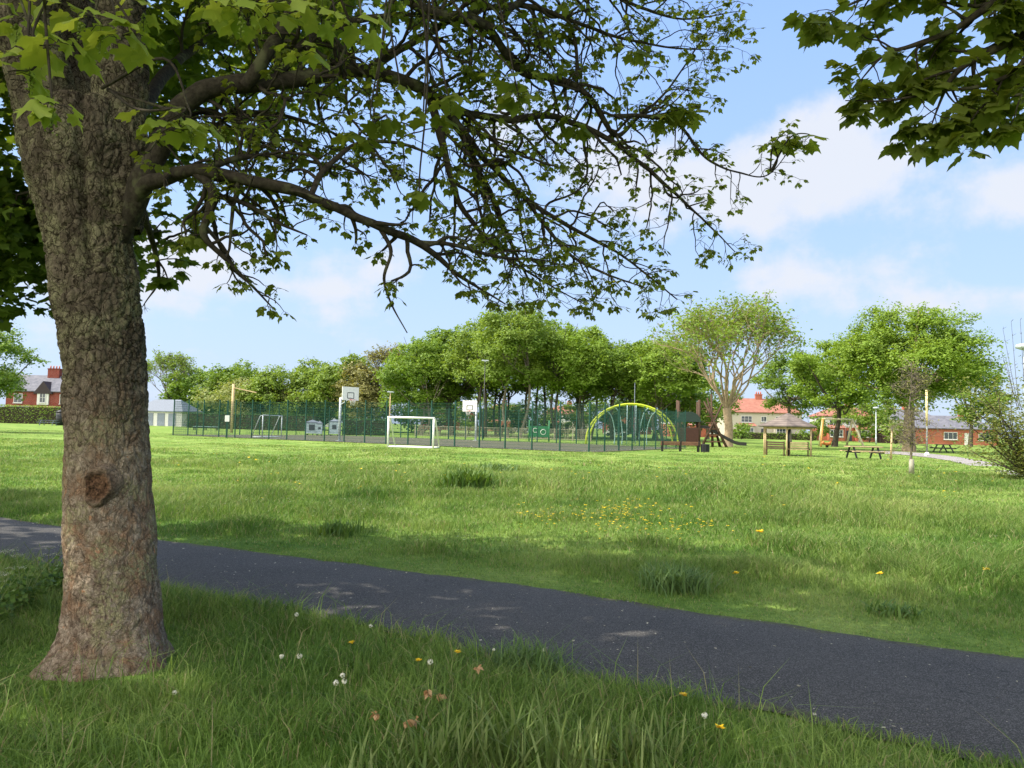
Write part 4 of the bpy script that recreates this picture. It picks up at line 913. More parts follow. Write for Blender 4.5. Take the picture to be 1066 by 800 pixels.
def chimney(parent, x, y, z, w=1.0, d=.7, h=1.7, mat=None, pots=3):
    c = MB(); c.box((x, y, z + h / 2), (w, d, h)); c.box((x, y, z + h - .12), (w + .16, d + .16, .14)); o = c.build('chimney', mat or BRICK, parent)
    k = MB()
    for i in range(pots):
        px = x + (i - (pots - 1) / 2) * w / pots; k.tube([(px, y, z + h), (px, y, z + h + .5)], [.13, .10], 8)
    k.build('chimney_pots', TERRA, o)

def left_house():
    b = GY(45, 138); h = thing('brick_house', 'red brick house with dark gable, white windows and fat chimney, behind the left hedge', 'house', b, R(4), 'houses around the park')
    w = MB(); w.box((0, 4.5, 2.9), (13.5, 9, 5.8)); gable_fill(w, -6.75, 6.75, 0, 9, 5.8, 3.0); w.build('wall', BRICK, h)
    r = MB(); gable_roof(r, -6.75, 6.75, 0, 9, 5.8, 3.1, .35); ro = r.build('roof', SLATE, h)
    chimney(ro, -.6, 4.2, 7.6, 2.1, 1.0, 2.6, BRICK, 4)
    g = MB(); g.poly([(-1.9, -.42, 5.3), (1.5, -.42, 5.3), (-.2, -.42, 7.6), (-1.9, 2.4, 5.3), (1.5, 2.4, 5.3), (-.2, 3.4, 7.6)], [(0, 1, 2), (0, 2, 5, 3), (1, 4, 5, 2)]); g.build('gable', plain('dark_bargeboard', (52, 42, 44)), h)
    m = MB(); m.box((-.2, -.14, 4.6), (2.0, .28, 2.6)); m.build('bay_surround', WHITE, h)
    window(h, -.2, -.33, 4.6, 1.1, 1.9); window(h, -4.6, -.05, 4.4, 1.5, 1.7); window(h, 3.4, -.05, 4.4, 1.5, 1.7)
    k = MB(); k.box((0, -.06, 3.0), (13.4, .14, .22)); k.build('string_course', plain('buff_stone', (196, 160, 130)), h)
    for x in (-4.2, 3.8):
        m = MB(); m.box((x, -.5, 1.2), (3.4, 1.0, 2.4)); by = m.build('bay', WHITE, h); m = MB(); m.poly([(x - 1.9, -1.2, 2.4), (x + 1.9, -1.2, 2.4), (x + 1.5, -.02, 3.0), (x - 1.5, -.02, 3.0)], [(0, 1, 2, 3)]); m.poly([(x - 1.9, -1.2, 2.4), (x - 1.5, -.02, 3.0), (x - 1.9, -.02, 2.4)], [(0, 1, 2)]); m.poly([(x + 1.9, -1.2, 2.4), (x + 1.9, -.02, 2.4), (x + 1.5, -.02, 3.0)], [(0, 1, 2)]); m.build('bay_roof', SLATE, by)
        for dx in (-.85, .85): window(h, x + dx, -1.05, 1.5, 1.2, 1.3)
    m = MB(); m.box((0.1, -.05, 1.05), (1.1, .1, 2.1)); m.build('door', DOORM, h)
left_house()
def pavilion():
    b = GY(172, 134); h = thing('pavilion', 'small white pavilion with a pale grey hipped roof, right behind the trunk', 'building', b, R(-12), None)
    w = MB(); w.box((-1.6, 2.6, 1.3), (9.6, 5.2, 2.6)); w.build('wall', WHITE, h); r = MB(); hip_roof(r, -6.4, 3.2, 0, 5.2, 2.66, 2.1, .4, 2.6); r.build('roof', LEAD, h)
    for x in (-3.2, -.9, 1.3):
        m = MB(); m.box((x, -.04, 1.15), (1.45, .1, 2.2)); m.build('shutter', plain('shutter_grey', (120, 128, 140)), h)
pavilion()
def semi(label, px, Y, rz, wall_up, wall_lo, roof, seed, W_=14., H_=5.4, pitch=2.6, bays=(-3.4, 3.4), porch=True, hip=True):
    b = GY(px, Y); h = thing('house', label, 'house', b, rz, 'houses around the park'); w = MB(); w.box((0, 4, H_ / 2 + 1.35), (W_, 8, H_ - 2.7)); w.build('upper_wall', wall_up, h); w = MB(); w.box((0, 4, 1.35), (W_ - .02, 7.98, 2.7)); w.build('lower_wall', wall_lo, h)
    r = MB()
    if hip: hip_roof(r, -W_ / 2, W_ / 2, 0, 8, H_ + .08, pitch, .4, 4.)
    else: gable_roof(r, -W_ / 2, W_ / 2, 0, 8, H_ + .1, pitch, .35); gable_fill(w, -W_ / 2, W_ / 2, 0, 8, H_, pitch)
    ro = r.build('roof', roof, h); chimney(ro, seed % 3 - 1., 4.0, H_ + pitch - .7, 1.3, .8, 1.7, BRICK2, 3)
    for x in bays:
        m = MB(); m.box((x, -.45, 1.3), (3.0, .9, 2.6)); by = m.build('bay', wall_lo, h); window(h, x, -.94, 1.55, 2.4, 1.4, (3, 1)); window(h, x, -.04, H_ - 1.35, 2.2, 1.3, (2, 1))
        m = MB(); m.poly([(x - 1.8, -1.2, 2.6), (x + 1.8, -1.2, 2.6), (x + 1.5, -.02, 3.2), (x - 1.5, -.02, 3.2)], [(0, 1, 2, 3)]); m.poly([(x - 1.8, -1.2, 2.6), (x + 1.8, -1.2, 2.6), (x + 1.8, -.02, 2.6), (x - 1.8, -.02, 2.6)], [(3, 2, 1, 0)]); m.build('bay_roof', roof, by)
    m = MB(); m.box((0, -.04, 1.05), (1.0, .1, 2.1)); m.build('door', DOORM, h); window(h, 0, -.04, H_ - 1.3, 1.1, 1.1, (1, 0)); return h
semi('cream rendered semi with a bright red roof, right of the fan-crowned tree', 795, 152, R(-3), RENDER, RENDER, TILE, 1, 15., 5.3, 2.9)
semi('white house behind the swing frame, half hidden by the bushy green tree', 884, 150, R(-8), WHITE, BRICK2, TILE, 2, 11., 4.9, 2.0, (-2.6, 2.6))
semi('pale house with a red roof between the climbing tower and the fan-crowned tree', 727, 165, R(3), WHITE, BRICK2, TILE, 3, 13., 5., 2.4)
semi('grey slate-roofed house behind the slim pole, in the gap of leaves', 950, 178, R(-5), RENDER, BRICK, SLATE, 4, 13., 5., 2.6)
for i, (px, lab, a, b_, c) in enumerate(((470, 'brick house glimpsed under the tall stand, above the small goal', BRICK, BRICK, SLATE), (525, 'cream house glimpsed between trunks behind the far hoop', RENDER, BRICK2, TILE), (590, 'white house glimpsed between trunks by the court corner', WHITE, RENDER, TILE), (325, 'brick house glimpsed behind the recycling bins', BRICK2, WHITE, SLATE), (655, 'red house glimpsed through the climbing arch', BRICK2, BRICK, TILE))):
    semi(lab, px, 205, R(2), a, b_, c, i, 12., 4.9, 2.3)
def bungalow():
    b = GY(978, 134); h = thing('bungalow', 'low brick bungalow with white windows, white door and grey roof beyond the right-hand path', 'house', b, R(-10), 'houses around the park')
    w = MB(); w.box((2.5, 4, 1.4), (14, 8, 2.8)); w.build('wall', BRICK2, h); r = MB(); hip_roof(r, -4.5, 9.5, 0, 8, 2.88, 2.3, .4, 4.); ro = r.build('roof', SLATE, h); chimney(ro, 5, 4, 4.4, .9, .6, 1.3, BRICK2, 2)
    window(h, 1.8, -.05, 1.55, 2.2, 1.3, (2, 0)); window(h, 7.2, -.05, 1.55, 1.8, 1.3, (1, 0)); m = MB(); m.box((4.6, -.05, 1.05), (1.1, .12, 2.1)); m.build('door', WHITE, h)
    g = MB(); g.box((-7.2, 1.0, 1.1), (4.8, 3., 2.2)); g.build('garage', DARKT, h); g = MB(); g.box((-7.2, .9, 2.38), (5.6, 3.6, .24)); g.build('garage_roof', WHITE, h)
bungalow()

# ------------------------------------------------------------------ the green court fence
GREEN = plain('fence_green', (20, 66, 54), .5, .08); 
FH = 3.05
def court_fence():
    n_a, n_b = 20, 8; La = np.linalg.norm(CB - CA); t = thing('court_fence', 'tall dark green wire mesh fence on posts, standing round the ball court', 'fence', (CA[0], CA[1], 0))
    pm = MB(); pm.box((0, 0, FH / 2), (.072, .072, FH)); pm.box((0, 0, FH + .02), (.10, .10, .04)); post = pm.build('post', GREEN, t)
    def panel(w):
        m = MB(); n = int(w / .062)
        for i in range(n + 1): m.box((w * i / n, 0, 1.52), (.0062, .0062, 2.9))
        for z in np.arange(.1, 3.0, .2): m.box((w / 2, .008, z), (w, .007, .012))
        return m.build('mesh_panel', GREEN, t)
    pa, pb = panel(La / n_a), panel(CT / n_b); first = {'a': True, 'b': True, 'p': True}
    def put(src, loc, rz, key):
        o = src if first[key] else src.copy()
        if not first[key]: COL.objects.link(o); o.parent = t
        first[key] = False; o.location = (loc[0] - CA[0], loc[1] - CA[1], 0); o.rotation_euler = (0, 0, rz)
    an, bn = math.atan2(cu[1], cu[0]), math.atan2(cn[1], cn[0])
    for o_, d, n, L, rz, key in ((CA, cu, n_a, La, an, 'a'), (CB, cn, n_b, CT, bn, 'b'), (CC, -cu, n_a, La, an + math.pi, 'a'), (CD, -cn, n_b, CT, bn + math.pi, 'b')):
        for i in range(n):
            q = o_ + d * L * i / n; put(post, q, rz, 'p'); put(pa if key == 'a' else pb, q, rz, key)
court_fence()

# ------------------------------------------------------------------ court furniture
GALV = plain('galvanised', (178, 186, 190), .45, .08, metal=.2); WPLAS = plain('white_plastic', (222, 222, 216), .5, .05); YEL = plain('yellow_green', (176, 190, 50), .5, .08); PALEB = plain('pale_blue_paint', (160, 190, 192), .5, .06)
def hoop(label, px, Y, face, h=3.9):
    t = thing('basketball_hoop', label, 'basketball hoop', GY(px, Y), face, 'basketball hoops on the court'); m = MB(); m.tube([(0, 0, 0), (0, 0, h - .55)], .10, 10); m.box((0, 0, .03), (.4, .4, .06)); m.build('pole', GALV, t)
    m = MB(); m.beam((0, 0, h - .6), (0, -1.15, h - .42), .12, .14); m.beam((0, 0, h - 1.1), (0, -1.12, h - .62), .07); m.build('arm', GALV, t)
    m = MB(); m.box((0, -1.19, h - .25), (1.55, .05, 1.02)); b = m.build('backboard', WPLAS, t)
    m = MB()
    for x, z, w, hh in ((0, h - .60, .6, .05), (0, h - .18, .6, .05), (-.3, h - .39, .05, .37), (.3, h - .39, .05, .37)): m.box((x, -1.22, z), (w, .012, hh))
    m.build('target_square', IRON, b)
    m = MB(); a = np.linspace(0, 2 * math.pi, 21); m.tube([(.23 * math.cos(q), -1.48 + .23 * math.sin(q), h - .72) for q in a], .014, 6); m.box((0, -1.235, h - .72), (.1, .06, .08)); rm = m.build('rim', plain('rim_orange', (190, 70, 40)), t)
    m = MB()
    for i in range(12):
        q = 2 * math.pi * i / 12; m.tube([(.22 * math.cos(q), -1.48 + .22 * math.sin(q), h - .73), (.13 * math.cos(q + .3), -1.48 + .13 * math.sin(q + .3), h - 1.15)], .012, 4)
    m.build('net', WPLAS, rm)
hoop('white backboard on a pale galvanised pole, the nearer hoop at the left end', 353, 58.5, R(50))
hoop('white backboard with a black target seen through the fence below the tall stand', 495, 72.0, R(-28), 3.5)
def goal(name, label, px, Y, rz, w, h, d, mat, rad=.05, cat='goal'):
    t = thing(name, label, cat, GY(px, Y), rz, None); m = MB(); m.tube([(-w / 2, 0, .02), (-w / 2, 0, h)], rad, 8); m.build('goalpost', mat, t); m = MB(); m.tube([(w / 2, 0, .02), (w / 2, 0, h)], rad, 8); m.build('goalpost', mat, t)
    m = MB(); m.tube([(-w / 2 - rad, 0, h), (w / 2 + rad, 0, h)], rad, 8); m.build('crossbar', mat, t)
    for s in (-1, 1):
        m = MB(); m.tube([(s * w / 2, 0, h), (s * w / 2, d * .25, h * .96), (s * w / 2, d, .05)], rad * .75, 7); m.build('back_stay', mat, t)
    m = MB(); m.tube([(-w / 2, 0, .05), (-w / 2, d, .05), (w / 2, d, .05), (w / 2, 0, .05)], rad * .75, 7); m.tube([(-w / 2, 0, .05), (w / 2, 0, .05)], rad * .7, 7); m.build('ground_frame', mat, t); return t
goal('football_goal', 'small white football goal standing on the grass outside the court fence', 427, 46.5, R(-14), 2.95, 1.85, 1.15, WPLAS, .062)
goal('court_goal', 'grey metal five-a-side goal frame inside the left end of the court', 283, 66, R(78), 3.2, 1.9, 1.0, GALV, .045)
def bin_(label, px, Y, w, h, m_):
    t = thing('recycling_bin', label, 'bin', GY(px, Y), R(8), 'pale bins beyond the court'); m = MB(); m.box((0, 0, h * .48 + .12), (w, w * .8, h * .84)); m.build('body', m_, t); m = MB(); m.box((0, 0, h + .0), (w + .08, w * .8 + .08, .10)); m.poly([(-w / 2, -w * .4, h + .05), (w / 2, -w * .4, h + .05), (w / 2, w * .4, h + .05), (-w / 2, w * .4, h + .05), (0, 0, h + .3)], [(0, 1, 4), (1, 2, 4), (2, 3, 4), (3, 0, 4)]); m.build('lid', LEAD, t)
    m = MB(); m.box((0, -w * .4 - .012, h * .62), (w * .45, .02, w * .45)); m.build('sign_plate', DOORM, t)
    for s in (-1, 1):
        for q in (-1, 1):
            m = MB(); m.tube([(s * w * .38, q * w * .3, 0), (s * w * .38, q * w * .3, .14)], .06, 6); m.build('foot', IRON, t)
BINM = plain('pale_bin', (160, 178, 180)); bin_('wide pale blue-grey bin with a dark square sign, left of the near hoop', 325, 80, 1.35, 1.35, BINM); bin_('narrow pale bin right of the wide one', 332.5, 79, .55, 1.25, BINM); bin_('pale bin directly behind the pole of the near hoop', 348, 80, 1.0, 1.5, BINM)

# ------------------------------------------------------------------ play area
def arch():
    t = thing('climbing_arch', 'large yellow-green climbing arch of two bowed tubes, behind the fence corner', 'climbing frame', GY(657, 70), R(-6)); w, h = 8.3, 3.75
    def bow(y, s): return [(s * w / 2 * math.cos(a), y, h * math.sin(a) ** .92 if math.sin(a) > 0 else 0) for a in np.linspace(math.pi, 0, 33)]
    m = MB(); m.tube(bow(-.9, 1.), .085, 9); m.build('bow', YEL, t); m = MB(); m.tube(bow(.9, .93), .085, 9); m.build('bow', YEL, t)
    for x in (-2.3, -1.6, 1.55, 2.2):
        z = h * math.sqrt(1 - (x / (w / 2)) ** 2); s = 1 if x > 0 else -1; m = MB(); m.tube(crom([(x, -.85, z), (x - s * .45, -.4, z - .55), (x - s * .75, .2, 1.5), (x - s * .8, .25, .6), (x - s * .75, .2, 0)], 6), .05, 7); m.build('hanging_tube', PALEB, t)
    for x in (-.4, .4):
        m = MB(); m.tube([(x, 0, h - .1), (x, 0, .05)], .035, 6); m.build('climbing_pole', PALEB, t)
    for y in np.linspace(-3.6, 3.6, 9):
        z = h * math.sqrt(max(0, 1 - (y / (w / 2)) ** 2)); m = MB(); m.tube([(y, -.9, z), (y * .93, .9, z)], .03, 6); m.build('rung', YEL, t)
arch()
def bench(label, px, Y, rz, L, mat, leg, back=True, group=None, name='park_bench'):
    t = thing(name, label, 'bench', GY(px, Y), rz, group); m = MB()
    for i in range(4): m.box((0, -.18 + i * .125, .46), (L, .10, .045))
    m.build('seat', mat, t)
    if back:
        m = MB()
        for i in range(2): m.box((0, .28 + i * .02, .54 + i * .11), (L, .035, .10))
        m.build('backrest', mat, t)
    for s in (-.45, 0, .45) if L > 2.2 else (-.42, .42):
        m = MB(); m.beam((s * L, -.2, 0), (s * L, -.2, .44), .09, .07); m.beam((s * L, .24, 0), (s * L, .32, .74 if back else .44), .09, .07); m.beam((s * L, -.25, .41), (s * L, .28, .41), .09, .05); m.build('leg', leg, t)
    return t
BROWN = plain('bench_brown', (116, 84, 66), .8, .2, 5)
bench('long brown slatted bench at the end of the court fence, before the arch', 708, 52, R(176), 2.7, BROWN, IRON)
def crate_bench():
    t = thing('litter_bin', 'squat dark slatted litter bin at the right end of the long brown bench', 'bin', GY(734, 51.6), R(5)); m = MB()
    for i in range(10):
        a = 2 * math.pi * i / 10; m.box((.26 * math.cos(a), .26 * math.sin(a), .28), (.05, .15, .48), a)
    m.build('slats', IRON, t); m = MB(); m.tube([(0, 0, .04), (0, 0, .42)], .22, 12); m.build('liner', DARKT, t)
    m = MB(); m.tube([(.27 * math.cos(a), .27 * math.sin(a), .54) for a in np.linspace(0, 2 * math.pi, 17)], .03, 6); m.build('rim', IRON, t)
crate_bench()
def tower():
    t = thing('climbing_tower', 'dark timber play tower on crossed log poles with a long dark slide', 'play tower', GY(716, 70), R(-8)); 
    t.scale = (1.15, 1.15, 1.15)
    for x, y, l in ((-.8, -.7, .0), (.8, -.7, .1), (-.8, .7, .1), (.8, .7, 0)):
        m = MB(); m.tube([(x, y, 0), (x, y, 3.6 + l)], .10, 8); m.build('log_pole', DARKT, t)
    m = MB(); m.box((0, 0, 1.45), (1.75, 1.55, .12)); m.build('platform', DARKT, t); m = MB(); m.box((0, -.78, .75), (1.5, .06, 1.3)); m.box((-.86, 0, 1.0), (.06, 1.4, 1.8)); m.build('side_board', plain('red_brown_board', (66, 42, 34), .8), t)
    m = MB(); c = [(.55 * 1.7 * math.cos(a), .9 * math.sin(a) * .9 + 1.95) for a in np.linspace(0, math.pi, 13)]; v = [(x, -.85, z) for x, z in c] + [(x, .85, z) for x, z in c]; m.poly(v, [(i, i + 1, 14 + i, 13 + i) for i in range(12)], True); m.poly(v, [tuple(range(12, -1, -1)), tuple(range(13, 26))]); m.build('arched_roof', plain('dark_green_panel', (34, 52, 46), .6), t)
    m = MB(); prof_ = [(.9, 1.5), (1.5, 1.45), (2.6, .85), (3.7, .30), (4.5, .22)]; pr = crom(np.array([(a, 0, b) for a, b in prof_]), 6); n = len(pr)
    cs = [(-.34, .20), (-.30, 0), (.30, 0), (.34, .20), (.36, .20), (.33, -.05), (-.33, -.05), (-.36, .20)]; v = [(p[0], y, p[2] + z) for p in pr for y, z in cs]
    m.poly(v, [(i * 8 + j, i * 8 + (j + 1) % 8, (i + 1) * 8 + (j + 1) % 8, (i + 1) * 8 + j) for i in range(n - 1) for j in range(8)]); m.build('slide', plain('dark_slide', (52, 50, 52), .5), t)
    for a, b in (((1.0, -.9, 0), (2.6, -.3, 3.4)), ((2.9, -.9, 0), (1.2, -.3, 3.6)), ((2.6, .7, 0), (1.5, .2, 3.9)), ((1.9, -.2, 0), (1.8, 0, 4.2))):
        m = MB(); m.tube([a, b], [.11, .07], 7); m.build('log_pole', DARKT, t)
    for i in range(5):
        m = MB(); m.tube([(1.25 + i * .02, -.7 + i * .05, .4 + i * .5), (2.6 - i * .1, -.7 + i * .05, .45 + i * .5)], .04, 6); m.build('rung', BROWN, t)
tower()
WOODP = plain('weathered_pine', (190, 166, 128), .85, .16, 4); SHING = tiles('wood_shingles', (84, 76, 72), (128, 116, 108))
def gazebo():
    t = thing('gazebo', 'open six-sided timber gazebo with a grey shingle roof and benches inside', 'gazebo', GY(820, 49.5), R(8)); rr = 1.62
    for i in range(6):
        a = 2 * math.pi * i / 6; m = MB(); m.tube([(rr * math.cos(a), rr * math.sin(a), 0), (rr * math.cos(a), rr * math.sin(a), 1.92)], .052, 8); m.build('post', WOODP, t)
    v, f = [], []; m = MB(); lv = [(2.02, 1.82), (2.05, 1.90), (1.15, 2.25), (.25, 2.68), (0.02, 2.74)]
    for r_, z in lv: v += [(r_ * math.cos(2 * math.pi * i / 6), r_ * math.sin(2 * math.pi * i / 6), z) for i in range(6)]
    for k in range(len(lv) - 1): f += [(k * 6 + i, k * 6 + (i + 1) % 6, k * 6 + 6 + (i + 1) % 6, k * 6 + 6 + i) for i in range(6)]
    f.append((5, 4, 3, 2, 1, 0)); m.poly(v, f); m.build('roof', SHING, t)
    m = MB()
    for i in range(6):
        a, b = 2 * math.pi * i / 6, 2 * math.pi * (i + 1) / 6; m.beam((rr * math.cos(a), rr * math.sin(a), 1.76), (rr * math.cos(b), rr * math.sin(b), 1.76), .08, .12)
    m.build('ring_beam', WOODP, t)
    for i, rz in ((4, 0), (3, -60), (5, 60)):
        a = 2 * math.pi * (i + .5) / 6; c = (1.30 * math.cos(a), 1.30 * math.sin(a)); d = (-math.sin(a), math.cos(a)); m = MB()
        m.beam((c[0] - d[0] * .62, c[1] - d[1] * .62, .44), (c[0] + d[0] * .62, c[1] + d[1] * .62, .44), .34, .05)
        for z in (.56, .70, .84): m.beam((c[0] * 1.08 - d[0] * .62, c[1] * 1.08 - d[1] * .62, z), (c[0] * 1.08 + d[0] * .62, c[1] * 1.08 + d[1] * .62, z), .03, .09)
        b_ = m.build('bench', WOODP if i == 4 else DARKT, t); m = MB()
        for s in (-.62, .62): m.beam((c[0] * 1.08 + d[0] * s, c[1] * 1.08 + d[1] * s, 0), (c[0] * 1.08 + d[0] * s, c[1] * 1.08 + d[1] * s, .92), .06)
        m.build('bench_frame', DARKT, b_)
    m = MB(); m.tube([(-.55, -1.1, 0), (-.6, -1.15, 1.3), (-.35, -1.0, 1.85)], [.12, .10, .05], 8); m.build('dark_brace', IRON, t)
gazebo()
def swing(label, px, Y, rz):
    t = thing('swing_frame', label, 'swing', GY(px, Y), rz); H = 3.1; wd = 3.4; OR = plain('swing_orange', (188, 138, 78), .6); CRM = plain('swing_cream', (212, 200, 170), .6)
    for x in (-wd / 2, wd / 2):
        for y, dx in ((-1.1, -.75), (1.1, .1)):
            m = MB(); m.tube([(x + (dx if x < 0 else -dx), y, 0), (x, 0, H)], .12, 8); m.build('leg', OR if (x < 0 and y < 0) else CRM, t)
    m = MB(); m.tube([(-wd / 2 - .1, 0, H), (wd / 2 + .1, 0, H)], .09, 8); m.build('crossbeam', CRM, t)
    for x in (-.7, .7):
        m = MB(); m.box((x, 0, .55), (.46, .22, .05)); s = m.build('seat', IRON, t); m = MB()
        for d in (-.2, .2): m.tube([(x + d, 0, .56), (x + d * .9, 0, H)], .014, 5)
        m.build('chains', GALV, s)
swing('timber A-frame swing with one orange leg, left of the slim dark trunk', 872, 85, R(4))
def rider():
    t = thing('spring_rider', 'small orange play seat low on the grass at the foot of the swing frame', 'play seat', GY(861, 80), R(20)); OR = plain('rider_orange', (182, 108, 58), .6); m = MB(); m.tube(crom([(-.6, 0, .55), (-.3, 0, .38), (.3, 0, .38), (.55, 0, .72)], 5), [.14] * 6 + [.17] * 6 + [.10] * 4, 10); m.build('body', OR, t)
    m = MB(); m.tube([(.14 * math.cos(a), .14 * math.sin(a), .02 + a * .0095) for a in np.linspace(0, 6.28 * 5, 70)], .022, 5); m.build('spring', IRON, t); m = MB(); m.tube([(.35, -.25, .75), (.35, .25, .75)], .025, 6); m.build('handlebar', IRON, t)
rider()
def picnic(label, px, Y, rz, mat, L=1.9, leg=None):
    t = thing('picnic_table', label, 'picnic table', GY(px, Y), rz, 'picnic tables on the grass'); m = MB()
    for i in range(5): m.box((0, -.30 + i * .15, .73), (L, .135, .045))
    m.build('tabletop', mat, t)
    for s in (-1, 1):
        m = MB(); m.box((0, s * .66, .45), (L, .13, .045)); m.box((0, s * .81, .45), (L, .13, .045)); m.build('seat', mat, t)
    for s in (-.36, .36):
        m = MB(); m.beam((s * L, -.62, 0), (s * L, -.24, .70), .07, .10); m.beam((s * L, .62, 0), (s * L, .24, .70), .07, .10); m.beam((s * L + .075, -.84, .40), (s * L + .075, .84, .40), .06, .09); m.build('leg_frame', leg or mat, t)
picnic('weathered picnic table with dark feet on the grass left of the young sapling', 899, 46.5, R(4), WOODP, 2.1, IRON)
picnic('dark picnic table standing by the far bend of the right-hand path', 982, 68, R(82), plain('dark_green_wood', (52, 58, 54), .8))
picnic('pale low picnic table in front of the left hedge, beside the tree trunk', 50, 108, R(3), LEAD, 2.4)
def dark_bin():
    t = thing('litter_bin', 'tall black litter bin at the end of the left hedge by the trunk', 'bin', GY(63, 112), 0); m = MB(); m.tube([(0, 0, 0), (0, 0, 1.9)], [.62, .66], 12); m.build('body', IRON, t); m = MB(); m.tube([(0, 0, 1.9), (0, 0, 2.02), (0, 0, 2.3)], [.70, .70, .1], 12); m.build('lid', IRON, t); m = MB(); m.box((0, -.64, 1.5), (.5, .1, .24)); m.build('slot', DOORM, t)
dark_bin()
bench('pale low bench beyond the left end of the court, in front of the dark hedge', 214, 98, R(0), 3.2, PALEB, IRON, False, name='bench')

# ------------------------------------------------------------------ posts and lamps
def lamp(label, px, Y, h, mat, head='cap', r_=.07, name='street_lamp', group='lamp posts'):
    t = thing(name, label, 'lamp post', GY(px, Y), 0, group); m = MB(); m.tube([(0, 0, 0), (0, 0, 1.1), (0, 0, 1.15), (0, 0, h)], [r_ * 1.6, r_ * 1.6, r_, r_ * .75], 10); m.build('post', mat, t); m = MB()
    if head == 'cap': m.tube([(0, 0, h), (0, 0, h + .12), (0, 0, h + .3), (0, 0, h + .36)], [.12, .42, .38, .1], 12)
    elif head == 'flat': m.box((0, 0, h + .06), (.75, .4, .12)); m.box((0, 0, h - .04), (.2, .2, .1))
    else: m.tube([(0, 0, h), (0, 0, h + .06)], r_ * .9, 10)
    m.build('lamp_head' if head != 'none' else 'post_cap', mat if head == 'none' else GALV, t)
lamp('pale grey lamp post standing in front of the dull green tree, right of the swing', 912, 112, 5.2, GALV, 'cap')
lamp('pale post with a flat lamp head above the small goal', 405, 92, 5.2, WOODP, 'flat')
lamp('very tall thin dark pole rising in front of the tall stand', 503, 84, 8.6, IRON, 'flat', .06)
lamp('thin plain grey post rising behind the climbing arch', 660, 82, 6.4, LEAD, 'none', .04)
lamp('pale lamp post with a round head rising behind the right-edge shrub', 1068, 40, 6.1, GALV, 'cap', .06)
def pole():
    t = thing('marker_pole', 'slim pole, cream above and grey below, on a pale footing by the young sapling', 'pole', GY(965, 55), 0); m = MB(); m.tube([(0, 0, .28), (0, 0, 2.2)], .06, 9); m.build('lower_pole', plain('pole_grey', (120, 124, 122)), t); m = MB(); m.tube([(0, 0, 2.2), (0, 0, 4.8)], .075, 9); m.build('upper_pole', plain('pole_cream', (226, 204, 150)), t); m = MB(); m.tube([(0, 0, 0), (0, 0, .30)], [.24, .12], 10); m.build('footing', WHITE, t)
pole()
def wooden_post():
    t = thing('wooden_post', 'pale wooden post with a short slanting arm behind the left end of the court', 'post', GY(241, 84), 0); m = MB(); m.tube([(0, 0, 0), (0, 0, 5.4)], .15, 9); m.build('post', WOODP, t); m = MB(); m.beam((0, -.05, 5.0), (2.6, -.05, 4.5), .12, .12); m.build('arm', WOODP, t)
wooden_post()
def notice():
    t = thing('sign_post', 'green post with a small white notice at the gate of the court', 'sign', GY(235.8, 61), R(10)); m = MB(); m.box((0, 0, 1.5), (.12, .12, 3.0)); m.build('post', GREEN, t); m = MB(); m.box((0, -.08, 1.55), (.34, .03, .5)); m.build('sign_plate', WPLAS, t)
notice()
def stake():
    t = thing('stake', 'thin pale wooden stake in the grass between the picnic table and the sapling', 'stake', GY(927.5, 46), 0); m = MB(); m.tube([(0, 0, 0), (.03, 0, .9), (.06, 0, 1.75)], [.07, .06, .045], 8); m.build('shaft', WOODP, t); m = MB(); m.box((.06, 0, 1.78), (.13, .13, .06)); m.build('cap', TIMBER, t)
stake()
def railing(label, a, b, h, mat, n, name='playground_railing'):
    a, b = Vector(a), Vector(b); t = thing(name, label, 'railing', a, math.atan2(b.y - a.y, b.x - a.x)); L = (b - a).length
    for z in (.18, h): 
        m = MB(); m.box((L / 2, 0, z), (L, .05, .05)); m.build('rail', mat, t)
    m = MB()
    for i in range(int(L / .13)): m.box((.06 + i * .13, 0, h / 2 + .1), (.028, .028, h - .2))
    m.build('bars', mat, t)
    pm = MB(); pm.box((0, 0, h / 2 + .05), (.09, .09, h + .1)); p0 = pm.build('post', mat, t)
    for i in range(1, n + 1):
        o = p0.copy(); COL.objects.link(o); o.parent = t; o.location = (L * i / n, 0, 0)
PALEF = plain('railing_buff', (168, 158, 138), .7, .1)
railing('long pale railing along the far side of the playground, seen through the court fence', GY(432, 86), GY(615, 82), 1.25, PALEF, 10)
def play_panel():
    t = thing('play_panel', 'bright green play panel with round openings, seen through the court fence', 'play panel', GY(561, 76), R(5)); GRN = plain('play_green', (48, 118, 76), .5); m = MB(); m.box((0, 0, 1.0), (1.9, .08, 1.1)); m.build('panel', GRN, t)
    for x in (-1.0, 1.0):
        m = MB(); m.tube([(x, 0, 0), (x, 0, 2.1)], .07, 8); m.build('post', GRN, t)
    m = MB(); m.tube([(-.4 + .22 * math.cos(a), -.06, 1.1 + .22 * math.sin(a)) for a in np.linspace(0, 6.28, 17)], .035, 6); m.tube([(.4 + .26 * math.cos(a), -.06, .95 + .26 * math.sin(a)) for a in np.linspace(0, 6.28, 17)], .035, 6); m.build('ring', WPLAS, t)
play_panel()
